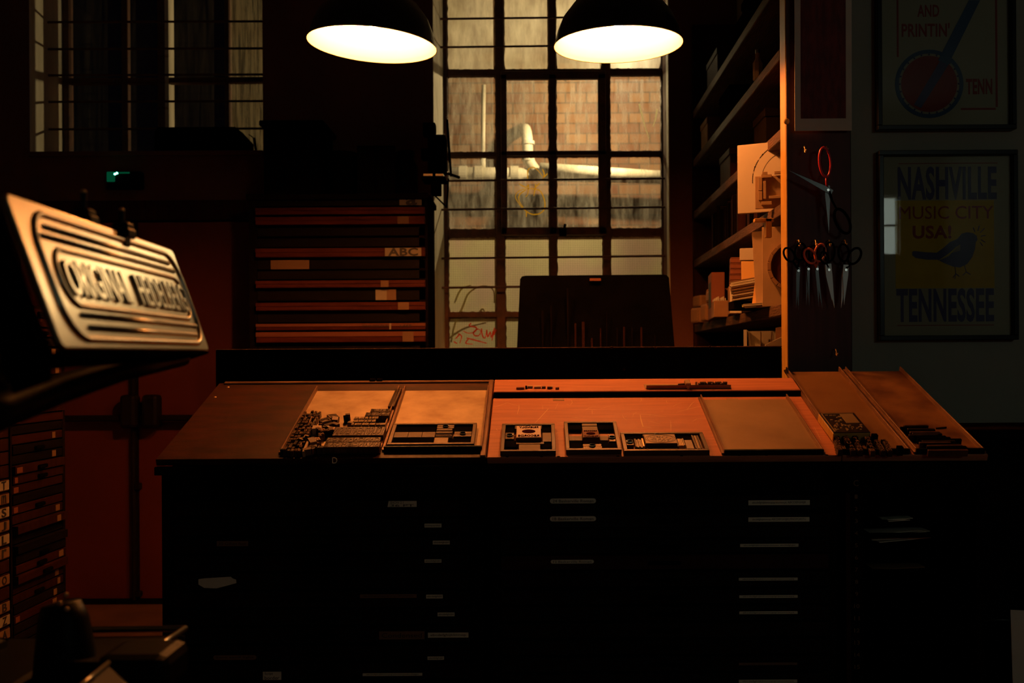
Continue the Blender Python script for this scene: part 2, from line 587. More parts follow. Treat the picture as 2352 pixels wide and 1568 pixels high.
# the opening casement
b = MB()
for x0, x1, y0, y1 in ((1152, 1166, 175, 540), (1374, 1392, 175, 540), (1152, 1392, 168, 187), (1152, 1392, 524, 542), (1262, 1279, 175, 540), (1152, 1392, 350, 360)):
    b.span(xx(x0), xx(x1), YG - .05, YG - .02, zz(y1), zz(y0), .003)
cs = b.build('casement', 'steelbar', w1)
MB().span(xx(1284), xx(1300), YG - .075, YG - .048, zz(545), zz(528), .004).bar((xx(1292), YG - .07, zz(540)), (xx(1297), YG - .1, zz(520)), .012, .01).build('casement_latch', 'black', cs)
for y in (40, 105, 412, 478, 590, 657):
    MB().cyl((L1 - .0, YG - .1, zz(y + 2, YG - .1)), (R1, YG - .1, zz(y - 1, YG - .1)), .0065, seg=8).build('security_rod', 'steelbar', w1)
# ragged putty round the panes and the panes themselves
cols_u = [(1030, 1140), (1160, 1262), (1279, 1384), (1402, 1520)]
lims = [(-100, 160, 'glasshaze'), (176, 349, 'glassclear'), (361, 526, 'glassclear'), (544, 716, 'glasswire'), (728, 899, 'glasswire')]
pr = random.Random(5)
for (y0, y1, gm) in lims:
    for (a, c_) in cols_u:
        x0, x1, z0, z1 = xx(a), xx(c_), zz(y1), zz(y0)
        MB().quad((x0 - .01, YG, z0 - .012), (x1 + .01, YG, z0 - .012), (x1 + .01, YG, z1 + .012), (x0 - .01, YG, z1 + .012)).build('window_pane', gm, w1)
        b = MB()
        for (p, q, nrm) in (((x0, z0), (x1, z0), (0, 1)), ((x0, z1), (x1, z1), (0, -1)), ((x0, z0), (x0, z1), (1, 0)), ((x1, z0), (x1, z1), (-1, 0))):
            n = 22
            top, bot = [], []
            for i in range(n + 1):
                t = i / n
                bx, bz = p[0] + (q[0] - p[0]) * t, p[1] + (q[1] - p[1]) * t
                d = pr.uniform(.001, .0065) + (.006 if i in (0, n) else 0)
                top.append(b.bm.verts.new((bx + nrm[0] * d, YG - .004, bz + nrm[1] * d)))
                bot.append(b.bm.verts.new((bx - nrm[0] * .006, YG - .012, bz - nrm[1] * .006)))
            for i in range(n):
                b.bm.faces.new((bot[i], bot[i + 1], top[i + 1], top[i]))
        b.build('putty', 'steelbar', w1)


def strokes(name, m, Y, paths, r=.004, parent=None):
    b = MB()
    for P in paths:
        pts = [px(x, y, Y) for x, y in P]
        sm = []
        for i in range(len(pts) - 1):
            p0, p1, p2, p3 = pts[max(i - 1, 0)], pts[i], pts[i + 1], pts[min(i + 2, len(pts) - 1)]
            for k in range(4):
                t = k / 4
                sm.append(.5 * ((2 * p1) + (p2 - p0) * t + (2 * p0 - 5 * p1 + 4 * p2 - p3) * t * t + (3 * p1 - p0 - 3 * p2 + p3) * t ** 3))
        sm.append(pts[-1])
        L_, R_ = [], []
        for i, p_ in enumerate(sm):
            d = (sm[min(i + 1, len(sm) - 1)] - sm[max(i - 1, 0)])
            n_ = Vector((-d.z, 0, d.x)).normalized() * r * (.6 + .4 * math.sin(PI * min(1, i / len(sm) * 1.3 + .12)))
            L_.append(b.bm.verts.new(p_ + n_))
            R_.append(b.bm.verts.new(p_ - n_))
        for i in range(len(sm) - 1):
            b.bm.faces.new((L_[i], L_[i + 1], R_[i + 1], R_[i]))
    return b.build(name, m, parent, smooth=True)


strokes('graffiti_fruit', 'graffyellow', YG - .006, [
    [(1212, 410), (1213, 390), (1225, 384), (1238, 394), (1246, 405)],
    [(1246, 388), (1250, 400), (1246, 412)], [(1258, 398), (1246, 410)],
    [(1192, 422), (1208, 430), (1214, 424), (1212, 446), (1207, 452)], [(1230, 422), (1228, 440), (1226, 450)], [(1240, 420), (1228, 432)],
    [(1222, 433), (1240, 438), (1250, 458), (1251, 478), (1240, 490), (1222, 492), (1205, 482), (1192, 467), (1184, 452), (1190, 440), (1205, 434), (1222, 433)],
    [(1208, 436), (1194, 446), (1192, 460), (1202, 476)], [(1209, 484), (1209, 498)]], .0038, w1)
strokes('graffiti_word', 'graffred', YG - .006, [
    [(1082, 742), (1078, 748), (1094, 752), (1090, 762), (1076, 765), (1064, 760)],
    [(1098, 755), (1088, 762), (1090, 770), (1100, 770), (1104, 760), (1098, 755)],
    [(1106, 754), (1108, 770), (1114, 776), (1118, 757)], [(1118, 757), (1120, 774), (1126, 762), (1128, 776), (1132, 760)],
    [(1136, 752), (1130, 782)], [(1140, 756), (1134, 770)],
    [(1055, 768), (1046, 778)], [(1052, 766), (1060, 772), (1056, 788)], [(1072, 776), (1118, 788)], [(1042, 784), (1050, 789)], [(1076, 778), (1070, 788), (1086, 790)]], .0042, w1)
strokes('graffiti_swirl', 'graffgreen', YG + .01, [
    [(1040, 780), (1048, 740), (1066, 700), (1080, 668), (1110, 652), (1135, 660), (1138, 690)],
    [(1048, 690), (1062, 660), (1085, 650)], [(1036, 770), (1070, 748), (1120, 735)], [(1104, 712), (1112, 704), (1118, 716)]], .006, w1)
strokes('scrape_mark', 'scrape', YG - .006, [[(1468, 238), (1474, 262), (1482, 292), (1491, 318)], [(1509, 250), (1506, 272), (1500, 290)]], .005, w1)

# ---- left window (window_2)
Y2 = 6.0
w2 = struct(thing('window_2', '', ''))
del w2['label'], w2['category']
MB().span(L2 - .002, L2 + .012, YB + .002, Y2, SILL2, TOPW).build('window_reveal', 'reveal', w2)
MB().span(L2, R2, YB - .02, Y2, SILL2 - .02, SILL2 + .004).build('window_sill', 'redwall', w2)
b = MB()


def x2(x):
    return px(x, 200, Y2).x


def z2(y):
    return px(330, y, Y2).z


for a, c_ in ((150, 164), (284, 296), (366, 383), (520, 530)):
    b.span(x2(a), x2(c_), Y2 - .03, Y2 + .03, SILL2, TOPW, .003)
b.span(x2(150), R2 + .02, Y2 - .028, Y2 + .028, z2(193), z2(181), .003)
b.span(x2(150), R2 + .02, Y2 - .028, Y2 + .028, SILL2, SILL2 + .02)
b.build('window_frame', 'steelbar', w2)
MB().span(x2(383), x2(392), Y2 - .03, Y2 + .06, SILL2, TOPW).build('mullion', 'reveal', w2)
for i, (a, c_) in enumerate(((160, 288), (292, 368), (392, 522), (528, 640))):
    for (y0, y1) in ((-90, 184), (190, 372)):
        x0, x1 = x2(a), x2(c_)
        gm = 'glassstreak' if i == 3 else 'glassnight'
        MB().quad((x0, Y2, z2(y1)), (x1, Y2, z2(y1)), (x1, Y2, z2(y0)), (x0, Y2, z2(y0))).build('window_pane', gm, w2)
for y in (50, 112, 172, 233, 296):
    a = px(68, y + 16, YB + .02)
    m_ = px(112, y + 1, YB + .2)
    MB().tube([a, px(95, y + 4, YB + .15), m_, px(350, y, YB + .2), px(606, y - 1, YB + .2)], .007, 8).build('security_rod', 'steelbar', w2, smooth=True)

# ---- outdoors
struct(MB().span(-1.75, 2.6, 7.8, 8.0, 0, 4.6).build('wall_outdoor', 'brick'))
struct(MB().span(-4.6, 2.6, YB + .4, 7.8, -.1, 0).build('floor_outdoor', 'floor'))
yl = px(1389, 212, 6.9)
t = thing('yard_lamp', 'bright outdoor lamp glinting beside a window bar below the right pendant', 'lamp', yl)
MB().cyl((.02, -.04, -yl.z), (.02, -.04, .02), .013, seg=12).build('lamp_post', 'black', t)
MB().box((.02, -.045, .01), (.03, .03, .1), None, .006).build('lamp_housing', 'black', t)
MB().ball((-.002, 0, 0), .022).build('lamp_lens', 'yardlens', t, smooth=True)
ld = bpy.data.lights.new('yard_lamp_light', 'POINT')
ld.energy = YARD_W
ld.color = YARD_COL
ld.shadow_soft_size = .03
lo = bpy.data.objects.new('yard_lamp_light', ld)
C.objects.link(lo)
lo.parent = t
lo.location = (0, .045, 0)
wl = px(1418, 118, 6.12)  # extra unseen lamp, added only to make the upper panes glow
t = thing('added_glow_lamp', 'added unseen lamp brightening the glass haze, behind the right pendant', 'lamp', wl)
MB().cyl((.0, .03, 0), (-.055, -.2, .03), .008, seg=10).box((0, .03, 0), (.05, .03, .05), None, .006).build('lamp_bracket', 'black', t)
MB().ball((0, 0, 0), .018).build('lamp_lens', 'yardlens', t, smooth=True)
ld = bpy.data.lights.new('added_glow_light', 'POINT')
ld.energy = 7.0
ld.color = (1, .82, .5)
ld.shadow_soft_size = .02
lo = bpy.data.objects.new('added_glow_light', ld)
C.objects.link(lo)
lo.parent = t
lo.location = (0, -.03, 0)
YP = 7.55
t = thing('soil_pipe', 'thick grey soil pipe running level along the outdoor brick wall', 'pipe', px(1030, 400, YP))
o = Vector(t.location)
b = MB()
P0, P1, P2 = px(985, 397, YP) - o, px(1235, 401, YP) - o, px(1600, 408, YP - .02) - o
b.cyl(P0, P1, .05, seg=20).cyl(P1, P2, .05, seg=20)
b.build('pipe_run', 'pipe', t, smooth=True)
for x in (1064, 1100, 1182):
    p = px(x, 399, YP) - o
    MB().cyl(p - Vector((.03, 0, 0)), p + Vector((.03, 0, 0)), .06, seg=20).build('pipe_collar', 'pipe', t)
t = thing('branch_pipe', 'pale pipe sloping down to the right from the junction', 'pipe', px(1240, 388, 7.42))
o = Vector(t.location)
MB().cyl((0, 0, 0), px(1560, 410, 7.3) - o, .048, seg=20).build('pipe_run', 'pipe', t, smooth=True)
t = thing('vent_pipe', 'grey vent pipe that bends into the bricks above the soil pipe', 'pipe', px(1215, 392, YP - .03))
o = Vector(t.location)
a0 = px(1235, 398, YP - .05) - o
MB().tube([a0, px(1218, 375, YP - .03) - o, px(1212, 350, YP - .03) - o, px(1211, 318, YP - .02) - o, px(1209, 304, YP) - o, px(1207, 297, YP + .08) - o, px(1205, 294, YP + .24) - o], .041, 18).build('pipe_run', 'pipe', t, smooth=True)
for y in (328, 366):
    p = px(1213, y, YP - .03) - o
    MB().cyl(p - Vector((0, 0, .012)), p + Vector((0, 0, .012)), .049, seg=20).build('pipe_collar', 'pipe', t)
t = thing('thin_drain_pipe', 'thin pale upright pipe dropping into the soil pipe at left', 'pipe', px(1109, 386, YP))
o = Vector(t.location)
MB().cyl((0, 0, 0), px(1111, 195, YP) - o, .016, seg=14).cyl((0, 0, -.02), (0, 0, .08), .022, seg=14).build('pipe_run', 'pipe', t, smooth=True)

# ---- fire exit doors
d1 = struct(thing('door_1', '', '', (0, YB, 0)))
del d1['label'], d1['category']
cxd = px(308, 1100, YB - .05).x
ztop, zbot = 2.12, px(300, 1374, YB - .05).z
for sgn in (-1, 1):
    x0, x1 = (cxd - .62, cxd - .008) if sgn < 0 else (cxd + .03, cxd + .66)
    leaf = MB().span(x0, x1, -.06, -.012, zbot, ztop, .003).build('door_leaf', 'reddoor', d1)
    zb = px(300, 960, YB - .1).z
    MB().span(x0 + .03, x1 - .03, -.13, -.1, zb - .018, zb + .018, .008).build('push_bar', 'doorblack', leaf)
    xb = px(300, 940, YB - .1).x if sgn < 0 else px(350, 940, YB - .1).x
    MB().span(xb - .045, xb + .045, -.15, -.06, px(300, 980, YB).z, px(300, 905, YB).z, .02, 2).build('bolt_case', 'doorblack', leaf)
MB().cyl((cxd + .012, -.085, zbot), (cxd + .012, -.085, ztop), .012, seg=10).span(cxd - .006, cxd + .03, -.075, -.06, zbot, ztop).build('vertical_rod', 'doorblack', d1)
MB().span(cxd + .02, cxd + .05, -.1, -.06, px(308, 1120, YB).z, px(308, 1105, YB).z, .004).span(cxd + .02, cxd + .05, -.1, -.06, px(308, 1362, YB).z, px(308, 1350, YB).z, .004).build('rod_guide', 'doorblack', d1)
MB().span(cxd - .72, cxd - .63, -.07, -.002, 0, ztop + .1).span(cxd + .67, cxd + .76, -.07, -.002, 0, ztop + .1).span(cxd - .72, cxd + .76, -.07, -.002, ztop + .01, ztop + .12).build('door_frame', 'darkwood', d1)
MB().span(cxd - .63, cxd + .67, -.08, -.002, .0, zbot - .004).build('door_threshold', 'grime', d1)
e = px(246, 398, YB - .05)
t = thing('exit_sign', 'small green-lit emergency exit light on the wall above the red doors', 'exit sign', (e.x, YB, e.z))
MB().span(0, .19, -.06, -.002, -.085, .01, .006).build('sign_case', 'black', t)
MB().span(.004, .05, -.068, -.06, -.05, .006, .003).build('green_diffuser', 'greenglow', t)
MB().span(.05, .13, -.066, -.06, -.004, .004).build('light_strip', 'greenglow', t)
MB().ball((.052, -.07, -.008), .006, seg=10).ball((.063, -.07, -.003), .006, seg=10).build('led_lamp', 'led', t)

# ================================================================== pendant lamps
prof_out = [(.0, .215), (.05, .213), (.075, .2), (.11, .185), (.16, .15), (.2, .1), (.222, .05), (.23, .015), (.234, .008), (.237, 0)]
prof_in = [(.234, 0), (.229, .01), (.225, .016), (.218, .05), (.196, .098), (.156, .146), (.11, .178), (.07, .192), (.0, .2)]


def pendant(cx_, cy_, tilt, label):
    p = px(cx_, cy_, 3.65)
    t = thing('pendant_lamp', label, 'lamp', p, tilt, 'pendant lamps over the desk')
    b = MB()
    b.lathe(prof_out)
    b.cyl((0, 0, .2), (0, 0, .26), .045, .035, 24).cyl((0, 0, .26), (0, 0, .3), .02, .014, 16)
    sh = b.build('lamp_shade', 'blackgloss', t, smooth=True)
    b = MB()
    b.lathe(prof_in)
    b.lathe([(.237, 0), (.2375, -.002), (.236, -.003), (.234, 0)])
    b.build('shade_lining', 'whitein', sh, smooth=True)
    MB().cyl((0, 0, .14), (0, 0, .198), .02, seg=16).build('bulb_holder', 'blackgloss', t)
    MB().ball((0, 0, .105), .036, (1, 1, 1.15)).build('bulb', 'bulb', t, smooth=True)
    e = Matrix.Translation(p) @ Euler(tilt).to_matrix().to_4x4()
    top = e @ Vector((0, 0, .3))
    im = e.inverted()
    MB().tube([(0, 0, .29), im @ (top + Vector((0, 0, .1))), im @ Vector((top.x, top.y, CEIL))], .004, 8).build('cord', 'black', t)
    return t


pendant(855, 103, (math.radians(1.5), math.radians(3.6), 0), 'left of two black dome pendant lamps, in front of the dark wall')
pendant(1420, 103, (math.radians(1.5), math.radians(-1.0), 0), 'right black dome pendant lamp, in front of the tall window')
# ================================================================== type cabinets
XA, XB, XC, XD = S(360, 1051)[0], S(1117, 1051)[0], S(1938, 1052)[0], S(2276, 1049)[0]
FY = 2.815                     # front face of the drawers


def zf(y, Y=FY):
    return px(1176, y, Y).z


def cabinet(label, x0, x1, top_mat, length):
    t = thing('type_cabinet', label, 'cabinet', (0, 0, 0))
    b = MB()
    d = .56
    poly = [(FY + .03, .06), (FY + .03, 1.02), (3.36, 1.2), (3.36, .06)]
    mt = Matrix(((0, 0, 1, x0 + .02), (1, 0, 0, 0), (0, 1, 0, 0), (0, 0, 0, 1)))
    b.prism(poly, x1 - x0 - .04, mt)
    b.span(x0 + .012, x0 + .045, FY, FY + .04, 0, 1.025).span(x1 - .045, x1 - .012, FY, FY + .04, 0, 1.025)
    b.span(x0 + .02, x1 - .02, FY + .006, 3.36, 0, .07)
    b.span(x0 + .012, x1 - .012, FY, FY + .04, .955, 1.025)
    b.build('carcass', 'cabinet', t)
    MB().span(x0, x1, 2.79, FY, 1.013, 1.037, .002).build('front_lip', 'cabinet', t)
    tp = MB().span(x0, x1, 0, length, -.02, 0, .002).build('sloped_top', top_mat, t, loc=S0, rot=(TILT, 0, 0))
    return t, tp


def label_on(par, x0, x1, y0, y1, text, m='label', yoff=0, ink='ink', shape=None):
    """a card stuck to the drawer front, placed by its pixels"""
    Y = FY - .014 - yoff
    a, c_ = px(x0, y1, Y), px(x1, y0, Y)
    b = MB()
    cx_, cz = (a.x + c_.x) / 2, (a.z + c_.z) / 2
    hw, hh = (c_.x - a.x) / 2, (c_.z - a.z) / 2
    if shape == 'round':
        pts = [(cx_ + hw - hh + hh * math.cos(q), cz + hh * math.sin(q)) for q in [PI * (k / 8 - .5) for k in range(9)]]
        pts += [(cx_ - hw + hh + hh * math.cos(q), cz + hh * math.sin(q)) for q in [PI * (k / 8 + .5) for k in range(9)]]
    elif shape == 'torn':
        pts = [(cx_ - hw, cz + hh * .6), (cx_ - hw * .7, cz + hh * .75), (cx_ + hw * .7, cz + hh), (cx_ + hw * .8, cz + hh * .7), (cx_ + hw * .98, cz + hh * .5), (cx_ + hw, cz - .1 * hh), (cx_ + hw * .6, cz - hh * .45), (cx_ - hw * .05, cz - hh), (cx_ - hw * .7, cz - hh * .9), (cx_ - hw, cz - hh * .3)]
    elif shape == 'cut':
        pts = [(cx_ - hw, cz - hh), (cx_ + hw, cz - hh), (cx_ + hw, cz + hh), (cx_ - hw * .92, cz + hh)]
    else:
        pts = [(cx_ - hw, cz - hh), (cx_ + hw, cz - hh), (cx_ + hw, cz + hh), (cx_ - hw, cz + hh)]
    mt = Matrix(((1, 0, 0, 0), (0, 0, -1, Y + .0006), (0, 1, 0, 0), (0, 0, 0, 1)))
    b.prism(pts, .0012, mt)
    card = b.build('label_card', m, par)
    if text:
        lines = text.split('|')
        bt = MB()
        for i, ln in enumerate(lines):
            n = len(lines)
            hh2 = hh * 2 * (.56 if n == 1 else .38)
            zc = cz if n == 1 else cz + hh * (.48 - .96 * i)
            wl = hw * 2 * (.88 if n == 1 else (.45, .8)[i % 2] if n == 2 else .8)
            bt.text(ln, wl, hh2, face_at(cx_ - (0 if n == 1 else hw * .8 - wl / 2), Y - .0008, zc), .0004)
        bt.build('lettering', ink, card)
    return card


def drawer(par, x0, x1, zc, h, out=0.0, m='drawer', pull=True):
    b = MB().span(x0, x1, FY - .012 - out, FY + .029, zc - h / 2, zc + h / 2, .0015)
    d = b.build('drawer', m, par)
    if pull:
        xm = (x0 + x1) / 2
        MB().span(xm - .045, xm + .045, FY - .024 - out, FY - .012 - out, zc - .006, zc + .004, .003).build('pull', 'black', d)
    return d


ca, topa = cabinet('left type cabinet with dark sloping top and small D on its fascia', XA, XB, 'darkboard', .605)
lab = {0: [(890, 957, 1150, 1164, 'SHOW 2 1|36 PT', 'label', 'cut')],
       1: [(975, 1014, 1202, 1211, 'lmnopqrstuv', 'label', None)],
       2: [(498, 570, 1242, 1254, '30 Gillies face', 'labeltan', None), (994, 1033, 1241, 1250, 'abcdefghijkl', 'label', None)],
       3: [(975, 1014, 1284, 1292, 'abcdefghijkl', 'label', None)],
       4: [(456, 543, 1324, 1351, '', 'label', 'torn')],
       5: [(827, 957, 1364, 1373, 'abcdefghijklmnopqrstuvwxyz ABCDEFGHI', 'labeltan', None), (979, 1017, 1365, 1374, 'abcdefghijkl', 'label', None)],
       6: [(1005, 1044, 1406, 1415, 'abcdefghijkl', 'label', None)],
       7: [(871, 975, 1449, 1468, 'Condensed', 'labeltan', None), (983, 1076, 1452, 1464, 'abcdefghijklmnop', 'label', None)],
       8: [(490, 589, 1504, 1515, 'Sans serif light', 'labeltan', 'round'), (982, 1020, 1507, 1515, 'abcdefghijkl', 'label', None)],
       9: [(604, 646, 1542, 1561, 'Script|border', 'label', None), (833, 970, 1545, 1552, 'abcdefghijklmnopqrstuvwxyzabcdefghi', 'label', None)]}
for k in range(17):
    zc = zf(1164 + 41.3 * k)
    d = drawer(ca, XA + .05, XB - .05, zc, .044, .0015 * (k % 3))
    for (a, c_, y0, y1, s, m_, sh) in lab.get(k, []):
        label_on(d, a, c_, y0, y1, s, m_, .0015 * (k % 3), shape=sh)
p = px(769, 1057, 2.79)
MB().text('D', .014, .017, face_at(p.x, 2.7895, p.z), .001).build('letter_plate', 'label', ca)
# raised edge strip and corner studs on the dark top
MB().span(XB - .018, XB - .002, 0, .605, 0, .007, .002).span(XA + .02, XB, .59, .605, 0, .006, .002).build('edge_strip', 'rail', topa)
b = MB()
for x, y in ((524, 889), (494, 912)):
    q = S(x, y)
    b.ball((q[0], q[1], 0), .005, (1, 1, .5), 10)
b.build('stud', 'brass', topa)
b = MB()
for x in (858, 874):
    q = S(x, 876)
    b.span(q[0] - .012, q[0] + .008, .597, .611, .002, .012, .002)
b.build('hinge', 'black', topa)

cb, topb = cabinet('middle type cabinet with scratched orange sloping top', XB + .002, XC, 'board', .452)
MB().span(XB + .003, XC, .462, .575, -.02, .018, .002).build('back_ledge', 'board', cb, loc=S0, rot=(TILT, 0, 0))
MB().span(XB + .004, XC, .459, .462, -.002, .015).build('ledge_shadow_strip', 'black', cb, loc=S0, rot=(TILT, 0, 0))  # black strip painting the shadow gap along the ledge riser
lab = {0: [(1263, 1369, 1144, 1156, '24 Baskerville Roman', 'label', 'round'), (1719, 1860, 1148, 1160, 'abcdefghijklmnopqrstuvwxyz ABCDEFGHIJK', 'label', None)],
       1: [(1263, 1369, 1185, 1197, '18 Baskerville Roman', 'label', 'round'), (1719, 1859, 1187, 1198, 'abcdefghijklmnop ABCDEFGHIJKLMNOPQRSTU', 'label', None)],
       3: [(1700, 1834, 1248, 1256, 'abcdefghijklmnopqrstuvwx abcdefghijkl', 'label', None)],
       4: [(1265, 1364, 1285, 1294, '12 Baskerville Roman', 'label', 'round')],
       5: [(1697, 1832, 1326, 1333, 'abcdefghijklmnopqrstuvwxyz', 'label', None)],
       6: [(1698, 1832, 1366, 1373, 'abcdefghijklmnopqrstuvwxyz', 'label', None)],
       7: [(1698, 1832, 1403, 1410, 'abcdefghijklmnopqrstuvwxyz', 'label', None)],
       10: [(1697, 1831, 1521, 1527, 'abcdefghijklmnopqrstuvwxyz', 'labeltan', None)],
       11: [(1697, 1831, 1560, 1568, 'abcdefghijklmnopqrstuvwxyz', 'label', None)]}
ys = [1154, 1193, 1222, 1255, 1291, 1330, 1370, 1408, 1446, 1485, 1524, 1562, 1600, 1640, 1680, 1720, 1760]
for k, y in enumerate(ys):
    zc = zf(y)
    nh = (ys[min(k + 1, 16)] - ys[max(k - 1, 0)]) / (2 if 0 < k < 16 else 1) * FY / F
    out = .022 if k < 2 else 0
    d = drawer(cb, px(1150, 1200, FY).x, px(1900, 1200, FY).x, zc, min(nh, .046) - .006, out, m='redwood' if k in (4,) else 'drawer')
    for (a, c_, y0, y1, s, m_, sh) in lab.get(k, []):
        label_on(d, a, c_, y0, y1, s, m_, out, shape=sh)
# scratches worn through the varnish of the orange top
def ribbon(b, q, hw):
    q = [Vector(p) for p in q]
    L_, R_ = [], []
    for i, p in enumerate(q):
        d = (q[min(i + 1, len(q) - 1)] - q[max(i - 1, 0)]).normalized()
        n_ = Vector((-d.y, d.x)) * hw * (.35 if i in (0, len(q) - 1) else 1)
        L_.append(b.bm.verts.new((p.x + n_.x, p.y + n_.y, .0004)))
        R_.append(b.bm.verts.new((p.x - n_.x, p.y - n_.y, .0004)))
    for i in range(len(q) - 1):
        b.bm.faces.new((R_[i], R_[i + 1], L_[i + 1], L_[i]))



b = MB()
sc_ = [[(1470, 952), (1473, 966), (1477, 980), (1495, 981)], [(1556, 946), (1590, 937), (1625, 930)], [(1541, 992), (1541, 978), (1540, 965)], [(1188, 951), (1192, 938), (1192, 929)],
       [(1578, 941), (1588, 928), (1595, 922)], [(1247, 931), (1246, 940)], [(1275, 940), (1282, 926)], [(1440, 948), (1500, 953), (1530, 957)], [(1135, 935), (1165, 925), (1190, 932)],
       [(1590, 968), (1600, 962), (1625, 961)], [(1380, 938), (1410, 930)], [(1225, 940), (1260, 938), (1240, 960), (1228, 972)], [(1900, 975), (1880, 950), (1862, 930)], [(1885, 1010), (1870, 980)], [(1478, 998), (1480, 990)]]
for i, P in enumerate(sc_):
    q = [S(x, y) for x, y in P]
    ribbon(b, q, .0016 if i == 0 else .0007)
for i in range(42):
    x, s = rnd.uniform(XB + .02, .45), rnd.uniform(.08, .44)
    a = rnd.uniform(0, PI)
    l = rnd.uniform(.006, .05)
    c_ = rnd.uniform(-.3, .3)
    ribbon(b, [(x, s), (x + l * .5 * math.cos(a), s + l * .5 * math.sin(a)), (x + l * math.cos(a + c_), s + l * math.sin(a + c_))], .00045)
b.build('scratch', 'scratch', topb)
b = MB()
for x, y in ((1283, 918), (1683, 918)):
    q = S(x, y)
    b.span(q[0] - .018, q[0] + .018, q[1] - .008, q[1] + .008, 0, .0012)
b.build('inlay_patch', 'galleydull', topb)
b = MB()
for x, y in ((1165, 1049), (1244, 1050), (1283, 1051), (1420, 1050), (1567, 1051), (1700, 1051), (1763, 1051), (1902, 1049)):
    q = S(x, y)
    b.ball((q[0], max(q[1], .004), 0), .004, (1.3, .8, .25), 8)
b.build('screw_hole', 'black', topb)

# right unit: an open rack of numbered trays
cc, topc = cabinet('right-hand numbered tray rack with orange top, small C on its fascia', XC + .002, XD, 'board', .45)
for ch in list(cc.children):
    if ch.name.startswith('carcass'):
        bpy.data.objects.remove(ch)
b = MB()
x0, x1 = XC + .014, XD - .01
b.span(x0, x0 + .05, FY, 3.36, 0, 1.02).span(x1 - .02, x1, FY, 3.36, 0, 1.02).span(x0, x1, 3.33, 3.36, 0, 1.1).span(x0, x1, FY, 3.36, 0, .06)
b.span(x0, x1, FY, FY + .03, .955, 1.022)
mt = Matrix(((0, 0, 1, x0), (1, 0, 0, 0), (0, 1, 0, 0), (0, 0, 0, 1)))
b.prism([(FY, 1.0), (FY, 1.035), (3.36, 1.228), (3.36, 1.0)], .02, mt).prism([(FY, 1.0), (FY, 1.035), (3.36, 1.228), (3.36, 1.0)], .02, Matrix.Translation((x1 - x0 - .02, 0, 0)) @ mt)
b.build('carcass', 'cabinet', cc)
MB().span(x0, x0 + .012, FY - .004, FY, .08, .95).build('red_stile', 'redwood', cc)
bt = MB()
for k in range(15):
    y = 1145 + 27.9 * k
    z = zf(y)
    p = px(1967 + k * .45, y, FY)
    MB().text(str(k + 1), .008 if k < 9 else .015, .011, face_at(x0 + .03, FY - .0006, z), .0008).build('numeral', 'labeltan', cc)
    zs = zf(y + 13)
    tr = MB().span(x0 + .052, x1 - .022, FY + .012 + .01 * (k % 3), 3.3, zs, zs + .004).span(x0 + .052, x1 - .022, FY + .012 + .01 * (k % 3), FY + .016 + .01 * (k % 3), zs, zs + .014).build('tray', 'black', cc)
p = px(1966, 1109, FY)
bt.text('C', .014, .017, face_at(p.x, FY - .0006, p.z), .0008)
bt.build('letter_plate', 'labeltan', cc)

MB().span(px(2180, 1080, FY).x, px(2181, 1080, FY).x, FY - .002, FY, .96, 1.0).build('fascia_seam', 'black', cc)


def slot_papers(label, x0_, x1_, y0, y1, n, m, seed):
    r = random.Random(seed)
    Y = FY + .03
    a, c_ = px(x0_, y1, Y), px(x1_, y0, Y)
    t = thing('folded_paper', label, 'paper', (a.x, Y, a.z))
    b = MB()
    for i in range(n):
        q = Euler((0, r.uniform(-.09, .02), r.uniform(-.1, .1))).to_matrix()
        b.box(((c_.x - a.x) / 2 + r.uniform(-.01, .01), .06, .003 + i * (c_.z - a.z) * .8 / n), ((c_.x - a.x) * r.uniform(.75, 1), .12, .0016), q)
    b.build('sheets', m, t)


slot_papers('crumpled yellowish papers in the fourth slot of the numbered rack', 1998, 2140, 1216, 1243, 7, 'paper', 1)
slot_papers('thin papers in the seventh slot of the numbered rack', 2004, 2122, 1302, 1315, 4, 'card', 2)
slot_papers('small pale papers in the third slot of the numbered rack', 2040, 2095, 1190, 1198, 3, 'label', 3)

# splash board behind the cabinets
p0, p1 = px(495, 802, 3.42), px(1796, 792, 3.42)
t = thing('back_board', 'long black upright board behind the sloping desks with a bright top edge', 'board', (p0.x, 3.42, 0))
MB().span(0, p1.x - p0.x, 0, .035, .0, p0.z - .004, .003).build('panel', 'black', t)
MB().span(0, p1.x - p0.x, 0, .035, p0.z - .004, p0.z, .001).build('top_edge', 'shelfwood', t)
b = MB()
for x, y in ((1433, 848), (1405, 798), (1506, 799), (1630, 797)):
    q = px(x, y, 3.418)
    b.ball((q.x - p0.x, -.002, q.z), .006 if y > 810 else .005, (1, .5, 1), 10)
b.build('screw_head', 'redwood', t)


# ================================================================== trays on the slope
def tray(label, bx0, bx1, by, tyl, m, railh=.016, ends=True, inner=True, skew=0.0):
    """open-ended galley: floor, side rails, front lip"""
    xa, sa = S(bx0, by)
    xb, _ = S(bx1, by)
    _, sb = S(bx0, tyl)
    sa = max(sa, .006)
    w_, l_ = xb - xa, sb - sa
    t = sthing('galley_tray', label, 'tray', xa, sa, .0008)
    MB().span(0, w_, 0, l_ - .012, 0, .002).build('tray_floor', m, t)
    for x, xf in ((0, -.006), (w_ - .004, w_)):
        MB().span(x, x + .004, 0, l_, 0, railh, .0008).build('side_rail', 'rail', t)
        MB().span(xf, xf + .006, 0, l_, .0, .006).build('rail_foot', 'rail', t)
    if ends:
        MB().span(0, w_, -.004, .003, 0, railh).build('front_lip', 'iron', t)
    return t, xa, xb, sa, sb


